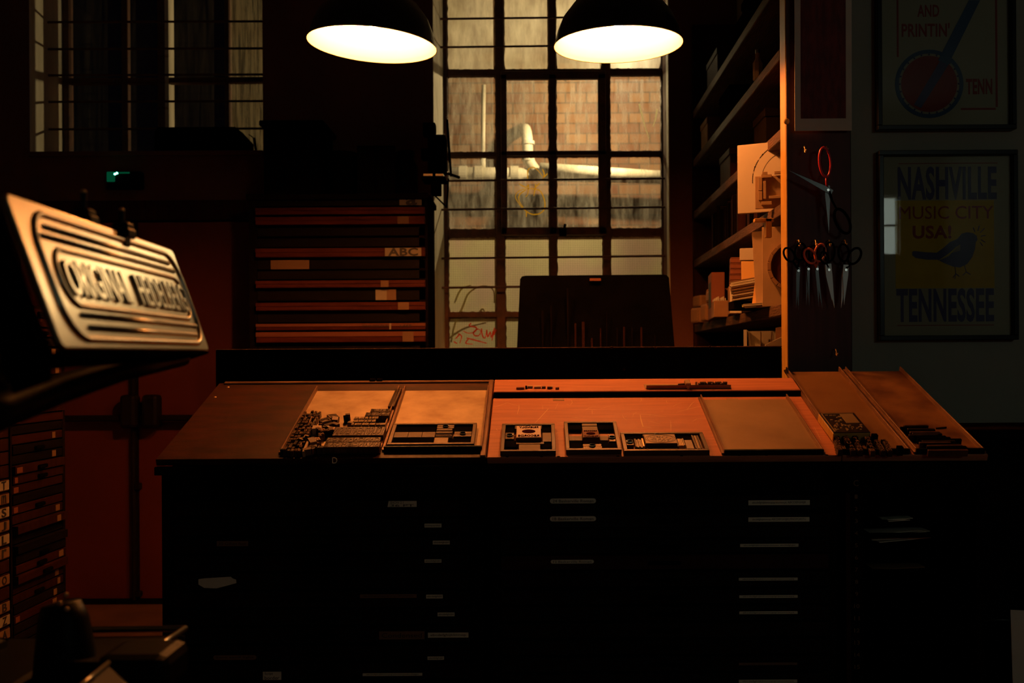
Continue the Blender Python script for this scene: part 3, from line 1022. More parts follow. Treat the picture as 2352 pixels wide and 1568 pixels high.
g1 = tray('left-most galley tray, half full of heaped type', 645, 867, 1043, 897, 'galley')
g2 = tray('pale galley tray on the dark desk holding one wide chase', 882, 1107, 1037, 896, 'galley')
g3 = tray('empty grey-brown galley tray on the orange desk', 1663, 1892, 1046, 916, 'galleydull')
g4 = tray('long galley tray with a picture block and few type lines', 1937, 2090, 1045, 852, 'galleydim')
g5 = tray('right-most stained long galley tray with dark rules', 2105, 2263, 1045, 851, 'galleyrust')

# ------------------------------------------------ heaped type in the left galley
UN = {}


def unit_mesh(kind):
    if kind not in UN:
        b = MB()
        b.box((.5, .5, .5), (1, 1, 1), None, .03)
        me = bpy.data.meshes.new('sort')
        b.bm.to_mesh(me)
        b.bm.free()
        me.materials.append(M[kind])
        UN[kind] = me
    return UN[kind]


def glyph_mesh(ch, m):
    k = ('g', ch, m)
    if k not in UN:
        b = MB()
        b.text(ch, 1, 1, Matrix.Identity(4), .5, .0, True)
        me = bpy.data.meshes.new('glyph')
        b.bm.to_mesh(me)
        b.bm.free()
        me.materials.append(M[m])
        UN[k] = me
    return UN[k]


def sort(x, s, w_, d_, h_, ch, m='type', rz=0.0, lift=.003, label='', group='', cat='type', name='type_sort', glyph='brass', tip=None):
    t = sthing(name, label, cat, x, s, lift, rz, group)
    if tip:
        t.matrix_world = t.matrix_world @ Euler(tip).to_matrix().to_4x4()
    bo = bpy.data.objects.new('body', unit_mesh(m))
    C.objects.link(bo)
    bo.parent = t
    bo.scale = (w_, d_, h_)
    if ch:
        g = bpy.data.objects.new('letter_face', glyph_mesh(ch, glyph))
        C.objects.link(g)
        g.parent = t
        g.location = (w_ / 2, d_ / 2, h_ - .0002)
        g.scale = (w_ * .78, d_ * .72, .003)
    return t


def line(text, x0_, x1_, yb, yt, h, m, label, group, glyph='brass', mirror=True, jit=0.0, hpx=.023):
    """a set line of sorts between pixels x0..x1 whose near edge is yb, far edge yt (tops)"""
    xa, sa = S(x0_, yb, hpx)
    xb, _ = S(x1_, yb, hpx)
    _, sb = S(x0_, yt, hpx)
    chars = list(text)[::-1] if mirror else list(text)
    n = len(chars)
    ws = [({'I': .55, 'M': 1.3, 'W': 1.3, 'O': 1.1, 'i': .6, 'l': .6, ' ': .5}.get(c_, 1)) for c_ in chars]
    k = (xb - xa) / sum(ws)
    x = xa
    for c_, w_ in zip(chars, ws):
        hh = h if c_ != ' ' else h * .8
        sort(x, sa + rnd.uniform(-jit, jit), w_ * k * .97, (sb - sa) * .97, hh, c_ if c_ != ' ' else None, m, 0, .003, label, group, glyph=glyph)
        x += w_ * k


H_ = .021
line('BRANCEMORE', 742, 871, 1027, 1016, H_, 'typewood', 'ornate mirrored capital in the front line of the left galley', 'front line of ornate capitals', 'type')
line('CANCAHRSON', 748, 872, 1015, 1005, H_, 'typewood', 'ornate mirrored capital in the second line of the left galley', 'second line of ornate capitals', 'type')
line('YOURTHEATERSIN', 763, 880, 1000, 980, H_, 'typewood', 'tall narrow wooden letter block in the left galley', 'tall narrow wooden letters', 'type')
line('the quick press moves on', 806, 872, 977, 972, H_, 'type', 'small metal sort in the thin text line behind the tall letters', 'thin line of small sorts', 'galley')
line('and set by hand once', 810, 862, 970, 964, H_, 'type', 'small metal sort in the middle text line of the left galley', 'middle line of small sorts', 'galley')
line('forme of old small pica', 812, 868, 963, 957, H_, 'type', 'small metal sort in the upper text line of the left galley', 'upper line of small sorts', 'galley')
line('GLOVES', 838, 893, 955, 947, H_, 'typewood', 'rounded wooden letter in the upper row at the tray edge', 'upper row of rounded letters', 'type')
line('SALE', 850, 894, 946, 939, H_, 'typewood', 'rounded wooden letter at the top of the heap', 'top row of rounded letters', 'type')
xa, sa = S(889, 936, .02)
for i in range(16):
    x_, s_ = S(891 + i * 1.15, 936 - i * 2.55, .012)
    sort(x_, s_, .012, .008, .014, None, 'type', -.05, .003, 'tiny dark sort in the column along the right rail of the left galley', 'column of tiny sorts at the rail')
    sort(x_ + .013, s_, .006, .008, .014, None, 'typewood', -.05, .003, 'tiny dark sort in the column along the right rail of the left galley', 'column of tiny sorts at the rail')
# the muddle at the left of that galley: rows of small sorts following the left rail
xl, xr, sl, sr = g1[1], g1[2], g1[3], g1[4]
SL1, SR1 = S(645, 1036, .02), S(684, 1036, .02)
for i in range(15):
    yb = 1036 - i * 6.2
    xlf = 650 + (1036 - yb) * .54
    for j in range(5):
        if rnd.random() < .12:
            continue
        x_, s_ = S(xlf + j * 8.2 + rnd.uniform(-.6, .6), yb + rnd.uniform(-.8, .8), .02)
        x_ = max(x_, xl + .006)
        ch = rnd.choice('ABEGHKMRSaegmnRS') if rnd.random() < .6 else None
        sort(x_, s_, .0082, rnd.choice((.012, .015, .0165)), rnd.choice((.018, .021, .021)), ch, rnd.choice(('type', 'typewood', 'type')), rnd.uniform(-.05, .05), .003,
             'small dark sort in the packed block against the left rail', 'packed small sorts at the left rail', glyph='rail')
r7 = random.Random(77)
for i in range(26):
    y_ = r7.uniform(962, 1034)
    x_ = r7.uniform(700, 735) + (1034 - y_) * .42
    a = S(x_, y_, .02)
    sort(a[0], a[1], r7.choice((.008, .012, .018)), r7.choice((.01, .016, .024)), r7.choice((.012, .018, .02)), r7.choice(('R', 'a', None, 'E', None)), r7.choice(('type', 'typewood', 'furn', 'typewood')), r7.uniform(-1.2, 1.2), .0035,
         'small piece of type or spacing tumbled in the loose middle of the left galley', 'tumbled pieces in the left galley', tip=(r7.uniform(-.1, .1), r7.uniform(-.1, .1), 0), glyph='rail')
# rules lying along the muddle
for (x0_, y0, x1_, y1, wd, m_, lb) in ((683, 1036, 716, 953, .004, 'rail', 'long thin brown rule lying between the packed sorts and the loose blocks'),
                                      (694, 1037, 705, 1012, .007, 'furnpale', 'short pale strip at the front of the left galley'),
                                      (708, 985, 727, 957, .004, 'furn', 'thin grey rule leaning beside the loose blocks'),
                                      (727, 1012, 737, 998, .003, 'rail', 'dark sliver of rule on the bare tray floor')):
    a, c_ = S(x0_, y0, .02), S(x1_, y1, .02)
    d = Vector((c_[0] - a[0], c_[1] - a[1], 0))
    t = sthing('rule_strip', lb, 'strip', a[0], a[1], .003, math.atan2(d.y, d.x) - PI / 2)
    MB().span(0, wd, 0, d.length, 0, .018, .0005).build('strip', m_, t)
loose = [(722, 958, 14, .018, .02, .7, 'typewood', 'K', 'dark block tipped up at the back of the loose heap'),
         (731, 968, 13, .015, .022, -.6, 'typewood', 'X', 'small dark block beside the tipped block at the back'),
         (740, 972, 18, .03, .034, .5, 'furn', 'P', 'larger grey-brown block lying askew in the loose heap'),
         (757, 962, 18, .03, .03, .55, 'furn', 'E', 'grey-brown printing block nearest the bare tray floor'),
         (716, 986, 15, .026, .022, .05, 'furnpale', None, 'pale ridged spacing block in the loose heap'),
         (737, 995, 16, .034, .03, -.05, 'black', None, 'black block with pale face in the middle of the loose heap'),
         (694, 1014, 22, .036, .02, 1.0, 'black', 'M', 'dark block with mirrored letters leaning left of centre'),
         (712, 1030, 12, .02, .016, .3, 'typewood', 'o', 'rounded dark ornament block near the front'),
         (727, 1030, 13, .022, .016, 0.0, 'typewood', 'O', 'round-faced ornament block at the front beside the ornate capitals'),
         (700, 1035, 10, .018, .012, .2, 'furn', None, 'plain grey spacer at the front edge'),
         (791, 962, 10, .014, .02, .3, 'black', None, 'small black block by the upper text lines'),
         (797, 972, 10, .022, .01, -.3, 'furn', None, 'thin grey spacer by the upper text lines'),
         (794, 955, 10, .014, .012, .2, 'typewood', None, 'dark cube at the back right of the loose heap'),
         (772, 978, 10, .014, .026, .9, 'typewood', None, 'dark stick of type leaning to the tall letters'),
         (872, 978, 10, .018, .014, 0, 'furnpale', None, 'pale spacer by the right rail'),
         (866, 987, 10, .014, .012, 0, 'black', None, 'black spacer by the right rail'),
         (712, 1018, 16, .02, .03, .5, 'furn', None, 'flat grey lead lying near the front')]
for (x_, y_, _, w_, d_, rz, m_, ch, lb) in loose:
    a = S(x_, y_, .02)
    sort(a[0], a[1], w_, d_, .02, ch, m_, rz, .0035, lb, '', name='printing_block', cat='block', glyph='type' if m_ != 'black' else 'galleydull', tip=(rnd.uniform(-.08, .12), rnd.uniform(-.12, .12), 0))


# ------------------------------------------------ chases with their furniture
def chase(label, bx0, bx1, by, ty, h0, items, bar=.011):
    xa, sa = S(bx0, by, h0)
    xb, _ = S(bx1, by, h0)
    _, sb = S(bx0, ty, h0 + .014)
    w_, l_ = xb - xa, sb - sa
    t = sthing('chase_frame', label, 'frame', xa, sa, h0)
    hh = .015
    b = MB()
    b.span(0, w_, 0, bar, 0, hh, .001).span(0, w_, l_ - bar, l_, 0, hh, .001).span(0, bar, bar, l_ - bar, 0, hh, .001).span(w_ - bar, w_, bar, l_ - bar, 0, hh, .001)
    b.build('frame', 'chase', t)
    iw, il = w_ - 2 * bar, l_ - 2 * bar
    for it in items:
        u0, u1, v0, v1, kind, lb = it[:6]
        x0_, s0_ = xa + bar + u0 * iw, sa + bar + v0 * il
        ww, dd = (u1 - u0) * iw, (v1 - v0) * il
        if kind in ('furn', 'furnblack', 'furnpale'):
            q = sthing('spacing_furniture', lb, 'spacer', x0_, s0_, h0, 0)
            MB().span(.0004, ww - .0004, .0004, dd - .0004, 0, {'furnblack': .009}.get(kind, .0125), .0008).build('strip', kind, q)
        elif kind == 'quoin':
            q = sthing('quoin', lb, 'clamp', x0_, s0_, h0, 0)
            MB().span(.0004, ww - .0004, .0004, dd * .48, 0, .013, .0008).span(.0004, ww - .0004, dd * .52, dd - .0004, 0, .013, .0008).build('wedge_bar', 'chase', q)
            b = MB()
            r = min(.0085, dd * .42, ww * .42)
            b.cyl((ww / 2, dd / 2, .012), (ww / 2, dd / 2, .016), r, seg=20)
            b.build('key_socket', 'black', q)
            b = MB()
            n = 20
            b.tube([(ww / 2 + r * math.cos(2 * PI * k / n), dd / 2 + r * math.sin(2 * PI * k / n), .0162) for k in range(n)], .0011, 6, True)
            b.build('socket_rim', 'steel', q)
        elif kind == 'leads':
            n = it[6]
            for k in range(n):
                ver = dd > ww
                q = sthing('lead_strip', lb, 'strip', x0_ + (ww * k / n if ver else 0), s0_ + (0 if ver else dd * k / n), h0, 0, it[7])
                hgt = .012 + .006 * rnd.random()
                if ver:
                    MB().span(.0003, ww / n - .0004, 0, dd * rnd.uniform(.94, 1), 0, hgt).build('strip', rnd.choice(('furn', 'brass', 'chase', 'furnpale')), q)
                else:
                    MB().span(0, ww * rnd.uniform(.97, 1), .0003, dd / n - .0004, 0, hgt).build('strip', rnd.choice(('furn', 'furn', 'chase')), q)
        elif kind == 'block':
            q = sthing('printing_block', lb, 'block', x0_, s0_, h0, 0)
            MB().span(0, ww, 0, dd, 0, .022, .0008).build('wood_base', 'chase', q)
            MB().span(.001, ww - .001, .001, dd - .001, .022, .0245, .0006).build('printing_plate', it[6], q)
            it[7](q, ww, dd)
    return t


def topm(x, y, z, rz=0):
    return Matrix.Translation((x, y, z)) @ Matrix.Rotation(rz, 4, 'Z')


def friendly(flip, ink):
    def f(q, ww, dd):
        b = MB()
        z = .0244
        lo_, hi_ = ('FRIENDLY', 'RECORDS') if flip else ('RECORDS', 'FRIENDLY')
        rr = PI if False else 0
        b.text(hi_, ww * .78, dd * .15, topm(ww / 2, dd * .86, z, rr), .001, .035, True)
        b.text(lo_, ww * .84, dd * .16, topm(ww / 2, dd * .14, z, rr), .001, .035, True)
        b.build('raised_lettering', ink, q)
        # plain oval ornament standing where the emblem was
        b = MB()
        b.prism([(ww * .5 + ww * .27 * math.cos(a), dd * .51 + dd * .15 * math.sin(a)) for a in [2 * PI * k / 28 for k in range(28)]], .001, topm(0, 0, z))
        b.build('oval_ornament', ink, q)
    return f


def oval_pattern(q, ww, dd):
    b = MB()
    z = .0243
    r = random.Random(3)
    n = 34
    for k in (0, .06):
        b.tube([(ww * .5 + ww * (.47 - k) * math.cos(2 * PI * i / n), dd * .5 + dd * (.45 - k) * math.sin(2 * PI * i / n), z) for i in range(n)], .0009, 5, True)
    for i in range(150):
        a, rad = r.uniform(0, 2 * PI), math.sqrt(r.random()) * .9
        x, y = ww * (.5 + .38 * rad * math.cos(a)), dd * (.5 + .36 * rad * math.sin(a))
        q_ = r.uniform(0, PI)
        l = r.uniform(.0015, .0035)
        b.tube([(x - l * math.cos(q_), y - l * math.sin(q_), z), (x + l * .3 * math.sin(q_), y, z + .0003), (x + l * math.cos(q_), y + l * math.sin(q_), z)], .0006, 4)
    b.build('raised_pattern', 'typewood', q)


BL = 'furnblack'
chase('wide dark chase locked up in the pale galley tray', 889, 1089, 1031, 972, .004, [
    (0, .52, .64, 1, BL, 'black spacer block at the back left of the wide chase in the pale tray'),
    (.76, 1, .64, 1, BL, 'black spacer block at the back right of the wide chase in the pale tray'),
    (0, .52, 0, .3, BL, 'long black spacer at the front left of the wide chase in the pale tray'),
    (.72, 1, 0, .3, BL, 'black spacer at the front right of the wide chase in the pale tray'),
    (.0, .18, .32, .62, 'furn', 'grey wooden spacer at the left end of the wide chase in the pale tray'),
    (.18, .36, .32, .62, 'furn', 'grey wooden spacer second from left in the wide chase in the pale tray'),
    (.36, .53, .32, .62, 'furn', 'grey wooden spacer beside the lead strips in the wide chase'),
    (.53, .76, .8, 1, 'quoin', 'quoin at the back of the wide chase in the pale tray'),
    (.54, .74, .64, .79, 'leads', 'thin lead behind the upright strips in the wide chase', 3, 'leads at the back of the wide chase'),
    (.54, .75, .32, .63, 'leads', 'upright thin strip in the middle of the wide chase', 9, 'upright strips in the wide chase'),
    (.53, .71, 0, .3, 'furnpale', 'pale wooden spacer at the front of the wide chase'),
    (.77, 1, .34, .62, 'quoin', 'quoin at the right end of the wide chase in the pale tray')])
chase('left-most chase on the orange desk, around a large white-faced block', 1149, 1277, 1047, 973, .001, [
    (0, .2, .72, 1, BL, 'black spacer at the back left of the white-block chase'),
    (.8, 1, .72, 1, BL, 'black spacer at the back right of the white-block chase'),
    (.2, .8, .86, 1, 'quoin', 'quoin behind the large white-faced block'),
    (.0, .2, .44, .7, 'quoin', 'quoin at the left of the large white-faced block'),
    (.0, .26, .16, .43, BL, 'black spacer at the front left of the white-block chase'),
    (.8, 1, .33, .7, 'furn', 'brown wooden spacer right of the large white-faced block'),
    (.24, .84, .24, .33, 'furn', 'thin brown spacer in front of the large white-faced block'),
    (.3, .76, 0, .23, 'furn', 'broad brown spacer at the front of the white-block chase'),
    (.78, 1, 0, .32, BL, 'black spacer at the front right of the white-block chase'),
    (.24, .78, .35, .83, 'block', 'large white-faced printing block reading FRIENDLY RECORDS in reverse', 'blockface', friendly(False, 'purpleink'))])
chase('middle chase on the orange desk, around a small pink-brown block', 1300, 1428, 1044, 968, .001, [
    (0, .3, .78, 1, BL, 'black spacer at the back left of the small-block chase'),
    (.66, 1, .78, 1, BL, 'black spacer at the back right of the small-block chase'),
    (.31, .65, .9, 1, 'furn', 'thin brown spacer at the very back of the small-block chase'),
    (.31, .65, .56, .88, 'furn', 'broad brown spacer behind the small printing block'),
    (.0, .29, .32, .5, 'furn', 'flat brown spacer left of the small printing block'),
    (.66, .84, .32, .5, 'furn', 'flat brown spacer right of the small printing block'),
    (.85, 1, .27, .54, 'quoin', 'quoin at the right of the small-block chase'),
    (.0, .27, 0, .28, BL, 'black spacer at the front left of the small-block chase'),
    (.7, 1, 0, .26, BL, 'black spacer at the front right of the small-block chase'),
    (.28, .68, .02, .18, 'quoin', 'quoin at the front of the small-block chase'),
    (.29, .65, .29, .58, 'block', 'small dull pink printing block reading FRIENDLY RECORDS in reverse', 'cardred', friendly(True, 'purpleink'))])
chase('right-most chase on the orange desk, around an ornate oval block', 1433, 1630, 1046, 993, .001, [
    (0, .22, .68, 1, BL, 'black spacer at the back left of the oval-block chase'),
    (.24, .63, .84, 1, 'quoin', 'quoin behind the ornate oval block'),
    (.64, .96, .66, 1, BL, 'black spacer at the back right of the oval-block chase'),
    (.0, .1, .3, .64, 'quoin', 'quoin at the left end of the oval-block chase'),
    (.11, .23, .14, .66, 'leads', 'upright strip left of the ornate oval block', 5, 'strips left of the oval block'),
    (.66, .76, .2, .66, 'leads', 'upright strip right of the ornate oval block', 5, 'strips right of the oval block'),
    (.77, .87, .06, .62, 'furnpale', 'pale wooden spacer in the oval-block chase'),
    (.88, .97, .04, .9, 'leads', 'upright strip at the right end of the oval-block chase', 5, 'strips at the right end of the oval-block chase'),
    (.0, .24, 0, .13, BL, 'black spacer at the front left of the oval-block chase'),
    (.25, .65, .02, .12, 'furn', 'thin brown spacer in front of the ornate oval block'),
    (.24, .655, .16, .76, 'block', 'ornate oval printing block in the right-most chase', 'galleydull', oval_pattern)])

# ------------------------------------------------ picture block and type in the long tray
a = S(1914, 996, .028)
t = sthing('picture_block', 'thick printing block with relief picture in the long tray', 'block', a[0], a[1], .003, .02)
ww, dd = S(2001, 996, .028)[0] - a[0], S(1914, 950, .028)[1] - a[1]
MB().span(0, ww, 0, dd, 0, .026, .0015).build('wood_base', 'pine', t)
MB().span(.001, ww - .001, .001, dd - .001, .026, .0285, .0006).build('printing_plate', 'type', t)
b = MB()
r = random.Random(8)
b.span(.006, ww - .006, dd - .01, dd - .0075, .028, .030).span(.006, .008, .006, dd - .01, .028, .030)
b.span(ww * .55, ww - .01, dd * .45, dd - .014, .028, .030)
for i in range(34):
    x, y = r.uniform(.01, ww * .9), r.uniform(.006, dd * .42)
    b.span(x, x + r.uniform(.002, .006), y, y + r.uniform(.003, .01), .028, .0303)
for i in range(12):
    x, y = r.uniform(.01, ww * .5), r.uniform(dd * .5, dd * .85)
    b.span(x, x + r.uniform(.003, .009), y, y + r.uniform(.002, .006), .028, .0303)
b.build('relief_picture', 'brass', t)
cl = [(1925, 1036, 1920, 999, 6), (1955, 1037, 1938, 1000, 5), (1972, 1037, 1962, 1000, 6), (2000, 1038, 1990, 1004, 5), (2024, 1038, 2014, 1014, 6), (2040, 1038, 2030, 1012, 5)]
for i, (x0_, y0, x1_, y1, n) in enumerate(cl):
    for k in range(n):
        x_, s_ = S(x0_ + (x1_ - x0_ - 4) * k / n, y0 + (y1 - y0) * k / n, .018)
        sort(x_, s_, .014, .019, .018, rnd.choice('ABCDEGHKLMNOPRSTU'), rnd.choice(('type', 'type', 'typewood', 'black')), rnd.uniform(-.05, .05) + .02, .003,
             'small dark sort standing in the columns before the picture block', 'columns of sorts before the picture block', glyph='rail')
for i, (x_, y_) in enumerate(((2004, 1006), (2062, 1034))):
    a = S(x_, y_, .02)
    sort(a[0], a[1], .016, .014, .026, None, 'black', 0, .003, ('black spacer standing beside the columns of sorts', 'black spacer standing by the tray rail at the front')[i], '', name='spacer_block', cat='spacer')
# ------------------------------------------------ dark rules in the right-most tray
for i in range(17):
    f = i / 16
    x0_ = 2160 - 66 * f + rnd.uniform(-3, 4) - (10 if i % 5 == 0 else 0)
    y0 = 1036 - 56 * f
    ln = (90 - 22 * f + rnd.uniform(-14, 12)) * 2.95 / F
    a = S(x0_ - 20 + 24 * 0, y0, .02)
    t = sthing('type_rule', 'dark rule in the ladder-like stack at the front of the right-most tray', 'rule', a[0], a[1], .003, rnd.uniform(-.02, .03), 'dark rules in the right-most tray')
    MB().span(0, ln, 0, .0085, 0, .019, .0006).build('rule_bar', rnd.choice(('type', 'black', 'typewood')), t)
for i, (x_, y_) in enumerate(((2086, 986), (2090, 998), (2084, 979), (2150, 983))):
    a = S(x_, y_, .006)
    t = sthing('thin_rule', 'thin loose rule fragment beside the stack in the right-most tray', 'strip', a[0], a[1], .003, (-.3, .4, 0, .2)[i], 'loose rule fragments')
    MB().span(0, .035, 0, .0025, 0, .004).build('strip', 'type', t)

# ------------------------------------------------ composing stick on the ledge
a = S(1482, 893, .02)
t = sthing('composing_stick', 'metal composing stick with a few sorts on the back ledge', 'composing stick', a[0], a[1] + .004, .018, 0)
ln = S(1680, 893, .02)[0] - a[0]
MB().prism([(0, .004), (.006, 0), (ln, 0), (ln + .004, .01), (ln - .002, .04), (0, .04)], .0015).build('stick_floor', 'galleydull', t)
MB().span(.004, ln, 0, .0018, 0, .013, .0008).build('side_rail', 'rail', t)
MB().span(ln * .47, ln * .53, -.003, .035, .002, .02, .002).span(ln * .485, ln * .515, -.006, .002, -.001, .014, .001).build('clamp_knee', 'galleydull', t)
MB().prism([(0, 0), (.032, 0), (.032, .01), (.004, .021)], .002, Matrix(((0, 0, 1, ln * .6), (1, 0, 0, .002), (0, 1, 0, .001), (0, 0, 0, 1)))).prism([(0, 0), (.032, 0), (.032, .01), (.004, .021)], .002, Matrix(((0, 0, 1, ln - .014), (1, 0, 0, .002), (0, 1, 0, .001), (0, 0, 0, 1)))).build('end_plate', 'chase', t)
for k in range(18):
    sort(a[0] + ln * (.625 + .018 * k), a[1] + .009, ln * .016, .012, .016 if k % 5 else .012, None, rnd.choice(('type', 'type', 'steel')) if k % 6 == 2 else 'type', rnd.uniform(-.06, .06), .0205,
         'tiny sort held in the composing stick', 'sorts in the composing stick')
a = S(1450 + 108, 889, .02)
sort(a[0], a[1], .022, .006, .01, None, 'type', .2, .0205, 'loose sort lying in the composing stick left of its clamp', '')
# loose bits on the ledge at left
for i, (x_, y_, w_, d_, m_, lb) in enumerate(((1186, 893, .026, .003, 'rail', 'thin brown sliver at the left of the ledge litter'), (1207, 892, .006, .014, 'black', 'small black spacer on the back ledge'),
                                            (1212, 890, .016, .01, 'furnpale', 'pale spacer among the ledge litter'), (1227, 891, .022, .009, 'galley', 'bright metal spacer in the middle of the ledge litter'),
                                            (1245, 891, .012, .006, 'furn', 'grey spacer on the back ledge'), (1257, 892, .014, .005, 'type', 'dark sort lying on the back ledge'), (1266, 891, .005, .012, 'furnpale', 'pale upright spacer at the right of the ledge litter'),
                                            (1276, 893, .012, .002, 'rail', 'thin dark sliver at the right of the ledge litter'))):
    a = S(x_, y_, .02)
    sort(a[0], a[1], w_, d_, .007, None, m_, rnd.uniform(-.2, .2), .018, lb, '', name='spacer_block', cat='spacer')
# ================================================================== tall drawer cabinet in front of the dark wall
TY = 5.2
tx0, tx1 = px(572, 500, TY).x, px(982, 500, TY).x
tz = px(780, 446, TY).z
t = thing('drawer_cabinet', 'tall dark cabinet of shallow wooden drawers with lamplight painted orange on some edges, left of the tall window', 'cabinet', (tx0, TY, 0))
W_ = tx1 - tx0
b = MB()
b.span(0, W_, .04, .36, 0, tz - .03).span(0, .04, 0, .05, 0, tz - .03).span(W_ - .045, W_, 0, .05, 0, tz - .03).span(0, W_, 0, .05, 0, .08)
b.build('carcass', 'cabinet', t)
MB().span(-.01, W_ + .01, -.02, .38, tz - .03, tz, .003).build('cabinet_top', 'cabinet', t)
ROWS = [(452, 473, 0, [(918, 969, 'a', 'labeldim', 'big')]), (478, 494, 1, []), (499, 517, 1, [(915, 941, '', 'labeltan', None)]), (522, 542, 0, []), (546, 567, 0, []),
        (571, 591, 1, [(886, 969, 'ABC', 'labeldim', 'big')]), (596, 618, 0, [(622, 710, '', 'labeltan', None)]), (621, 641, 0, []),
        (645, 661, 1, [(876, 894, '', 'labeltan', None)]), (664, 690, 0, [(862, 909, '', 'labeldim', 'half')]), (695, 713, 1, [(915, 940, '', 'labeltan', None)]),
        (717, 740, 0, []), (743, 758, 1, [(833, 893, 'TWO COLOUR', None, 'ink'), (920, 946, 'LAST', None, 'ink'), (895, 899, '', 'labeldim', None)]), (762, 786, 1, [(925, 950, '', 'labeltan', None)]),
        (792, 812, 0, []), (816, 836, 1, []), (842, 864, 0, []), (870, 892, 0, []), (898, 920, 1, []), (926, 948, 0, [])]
dx0, dx1 = px(590, 500, TY).x - tx0, px(977, 500, TY).x - tx0
for (y0, y1, lit, cards) in ROWS:
    za, zb = px(780, y1, TY).z, px(780, y0, TY).z
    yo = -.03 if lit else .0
    d = MB().span(dx0, dx1, yo, .05, za, zb, .002).build('drawer', 'drawerlit' if lit else 'drawer', t)  # lit rows get a brighter red wood: lamplight painted into the colour
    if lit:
        MB().span(dx0, dx1, yo - .004, yo, za + (zb - za) * .55, zb - .001).build('drawer_lip', 'cardred' if y0 > 740 else 'drawerlit', d)  # lower lips coloured brighter still, painting how the lamplight falls
    for (a, c_, s, m_, kind) in cards:
        xa_, xb_ = px(a, 500, TY).x - tx0, px(c_, 500, TY).x - tx0
        if m_:
            lb = MB().span(xa_, xb_, yo - .007, yo - .004, za + .001, zb - .002).build('label_card', m_, d)
            if kind == 'half':
                MB().span(xa_ + (xb_ - xa_) * .55, xb_, yo - .0085, yo - .007, za + .001, zb - .002).build('tan_patch', 'labeltan', lb)
        else:
            lb = d
        if s:
            if kind == 'big':
                MB().text(s, (xb_ - xa_) * (.5 if s == 'a' else .82), (zb - za) * (1.0 if s == 'a' else .9), face_at((xa_ + xb_) / 2 + (.004 if s == 'a' else 0), yo - .0085, (za + zb) / 2), .001, .03).build('lettering', 'ink', lb)
            else:
                MB().text(s, xb_ - xa_, .012, face_at((xa_ + xb_) / 2, yo - .0055, (za + zb) / 2 + .002), .001).build('handwriting', 'ink', d)
# things standing on the tall cabinet, nearly lost in the dark
t = thing('storage_crate', 'dark open crate with a projecting rim on the left of the tall cabinet', 'crate', (px(604, 440, TY).x, TY + .02, tz))
W_ = px(735, 440, TY).x - px(604, 440, TY).x
MB().span(0, W_, 0, .32, 0, .36, .004).build('crate_body', 'black', t)
MB().span(-.02, W_ + .02, -.02, .33, .36, .39, .006).build('crate_rim', 'black', t)
t = thing('paint_pot', 'squat dark lidded pot behind the left of the cabinet top', 'pot', (px(772, 440, TY).x, TY + .16, tz))
MB().cyl((0, 0, 0), (0, 0, .22), .085, seg=24).build('pot_body', 'black', t, smooth=False)
MB().cyl((0, 0, .22), (0, 0, .245), .09, seg=24).build('pot_lid', 'grime', t)
t = thing('carton', 'dark closed carton in the middle of the cabinet top', 'box', (px(818, 440, TY).x, TY + .03, tz))
MB().span(0, .2, 0, .3, 0, .26, .003).build('carton_body', 'grime', t)
MB().span(.09, .11, -.001, .301, 0, .2605).build('tape', 'black', t)
t = thing('jar', 'dark round jar on the right of the cabinet top', 'jar', (px(925, 440, TY).x, TY + .16, tz))
MB().lathe([(0, 0), (.055, 0), (.06, .02), (.06, .17), (.04, .21), (.04, .23), (0, .23)], seg=24).build('jar_body', 'black', t, smooth=True)
MB().cyl((0, 0, .23), (0, 0, .255), .045, seg=24).build('jar_lid', 'grime', t)
# small machine at the window edge
q = px(1000, 446, TY - .02)
t = thing('bench_shear', 'small black boxy machine with steel edges on the cabinet corner by the window', 'machine', (px(1000, 440, TY).x, TY + .1, tz))


def loc(x, y, dy=0.0):
    p = px(x, y, TY + .1 + dy)
    return (p.x - t.location.x, dy, p.z - t.location.z)


def pbox(b, x0, x1, y0, y1, d0, d1, bev=.003):
    p, q = px(x0, y1, TY + .1), px(x1, y0, TY + .1)
    return b.span(p.x - t.location.x, q.x - t.location.x, d0, d1, p.z - t.location.z, q.z - t.location.z, bev)


pbox(MB(), 984, 1024, 312, 398, -.04, .08, .008).build('machine_body', 'black', t)
pbox(MB(), 972, 1000, 283, 312, -.02, .05).build('side_casing', 'black', t)
pbox(MB(), 968, 985, 342, 366, -.02, .05).build('side_casing', 'black', t)
MB().bar(loc(1027, 275), loc(1036, 405), .012, .012).build('upright_blade', 'black', t)
MB().bar(loc(1028, 398), loc(1056, 408), .02, .012).build('handle_arm', 'black', t)
b = pbox(MB(), 974, 996, 402, 408, -.045, .06, .001)
pbox(b, 1002, 1020, 402, 408, -.045, .06, .001)
b.build('steel_edge', 'steel', t)
pbox(pbox(MB(), 970, 1024, 408, 416, -.05, .1), 990, 1012, 398, 447, -.01, .06).build('machine_base', 'black', t)
MB().bar(loc(990, 440), loc(1026, 476), .01, .008).bar(loc(1026, 476), loc(1030, 410), .01, .008).build('bracket', 'black', t)
b = MB()
for x, y in ((1022, 313), (1027, 274), (1029, 399)):
    p = loc(x, y)
    b.ball((p[0], -.045, p[2]), .004, seg=8)
b.build('bright_screw', 'steel', t)
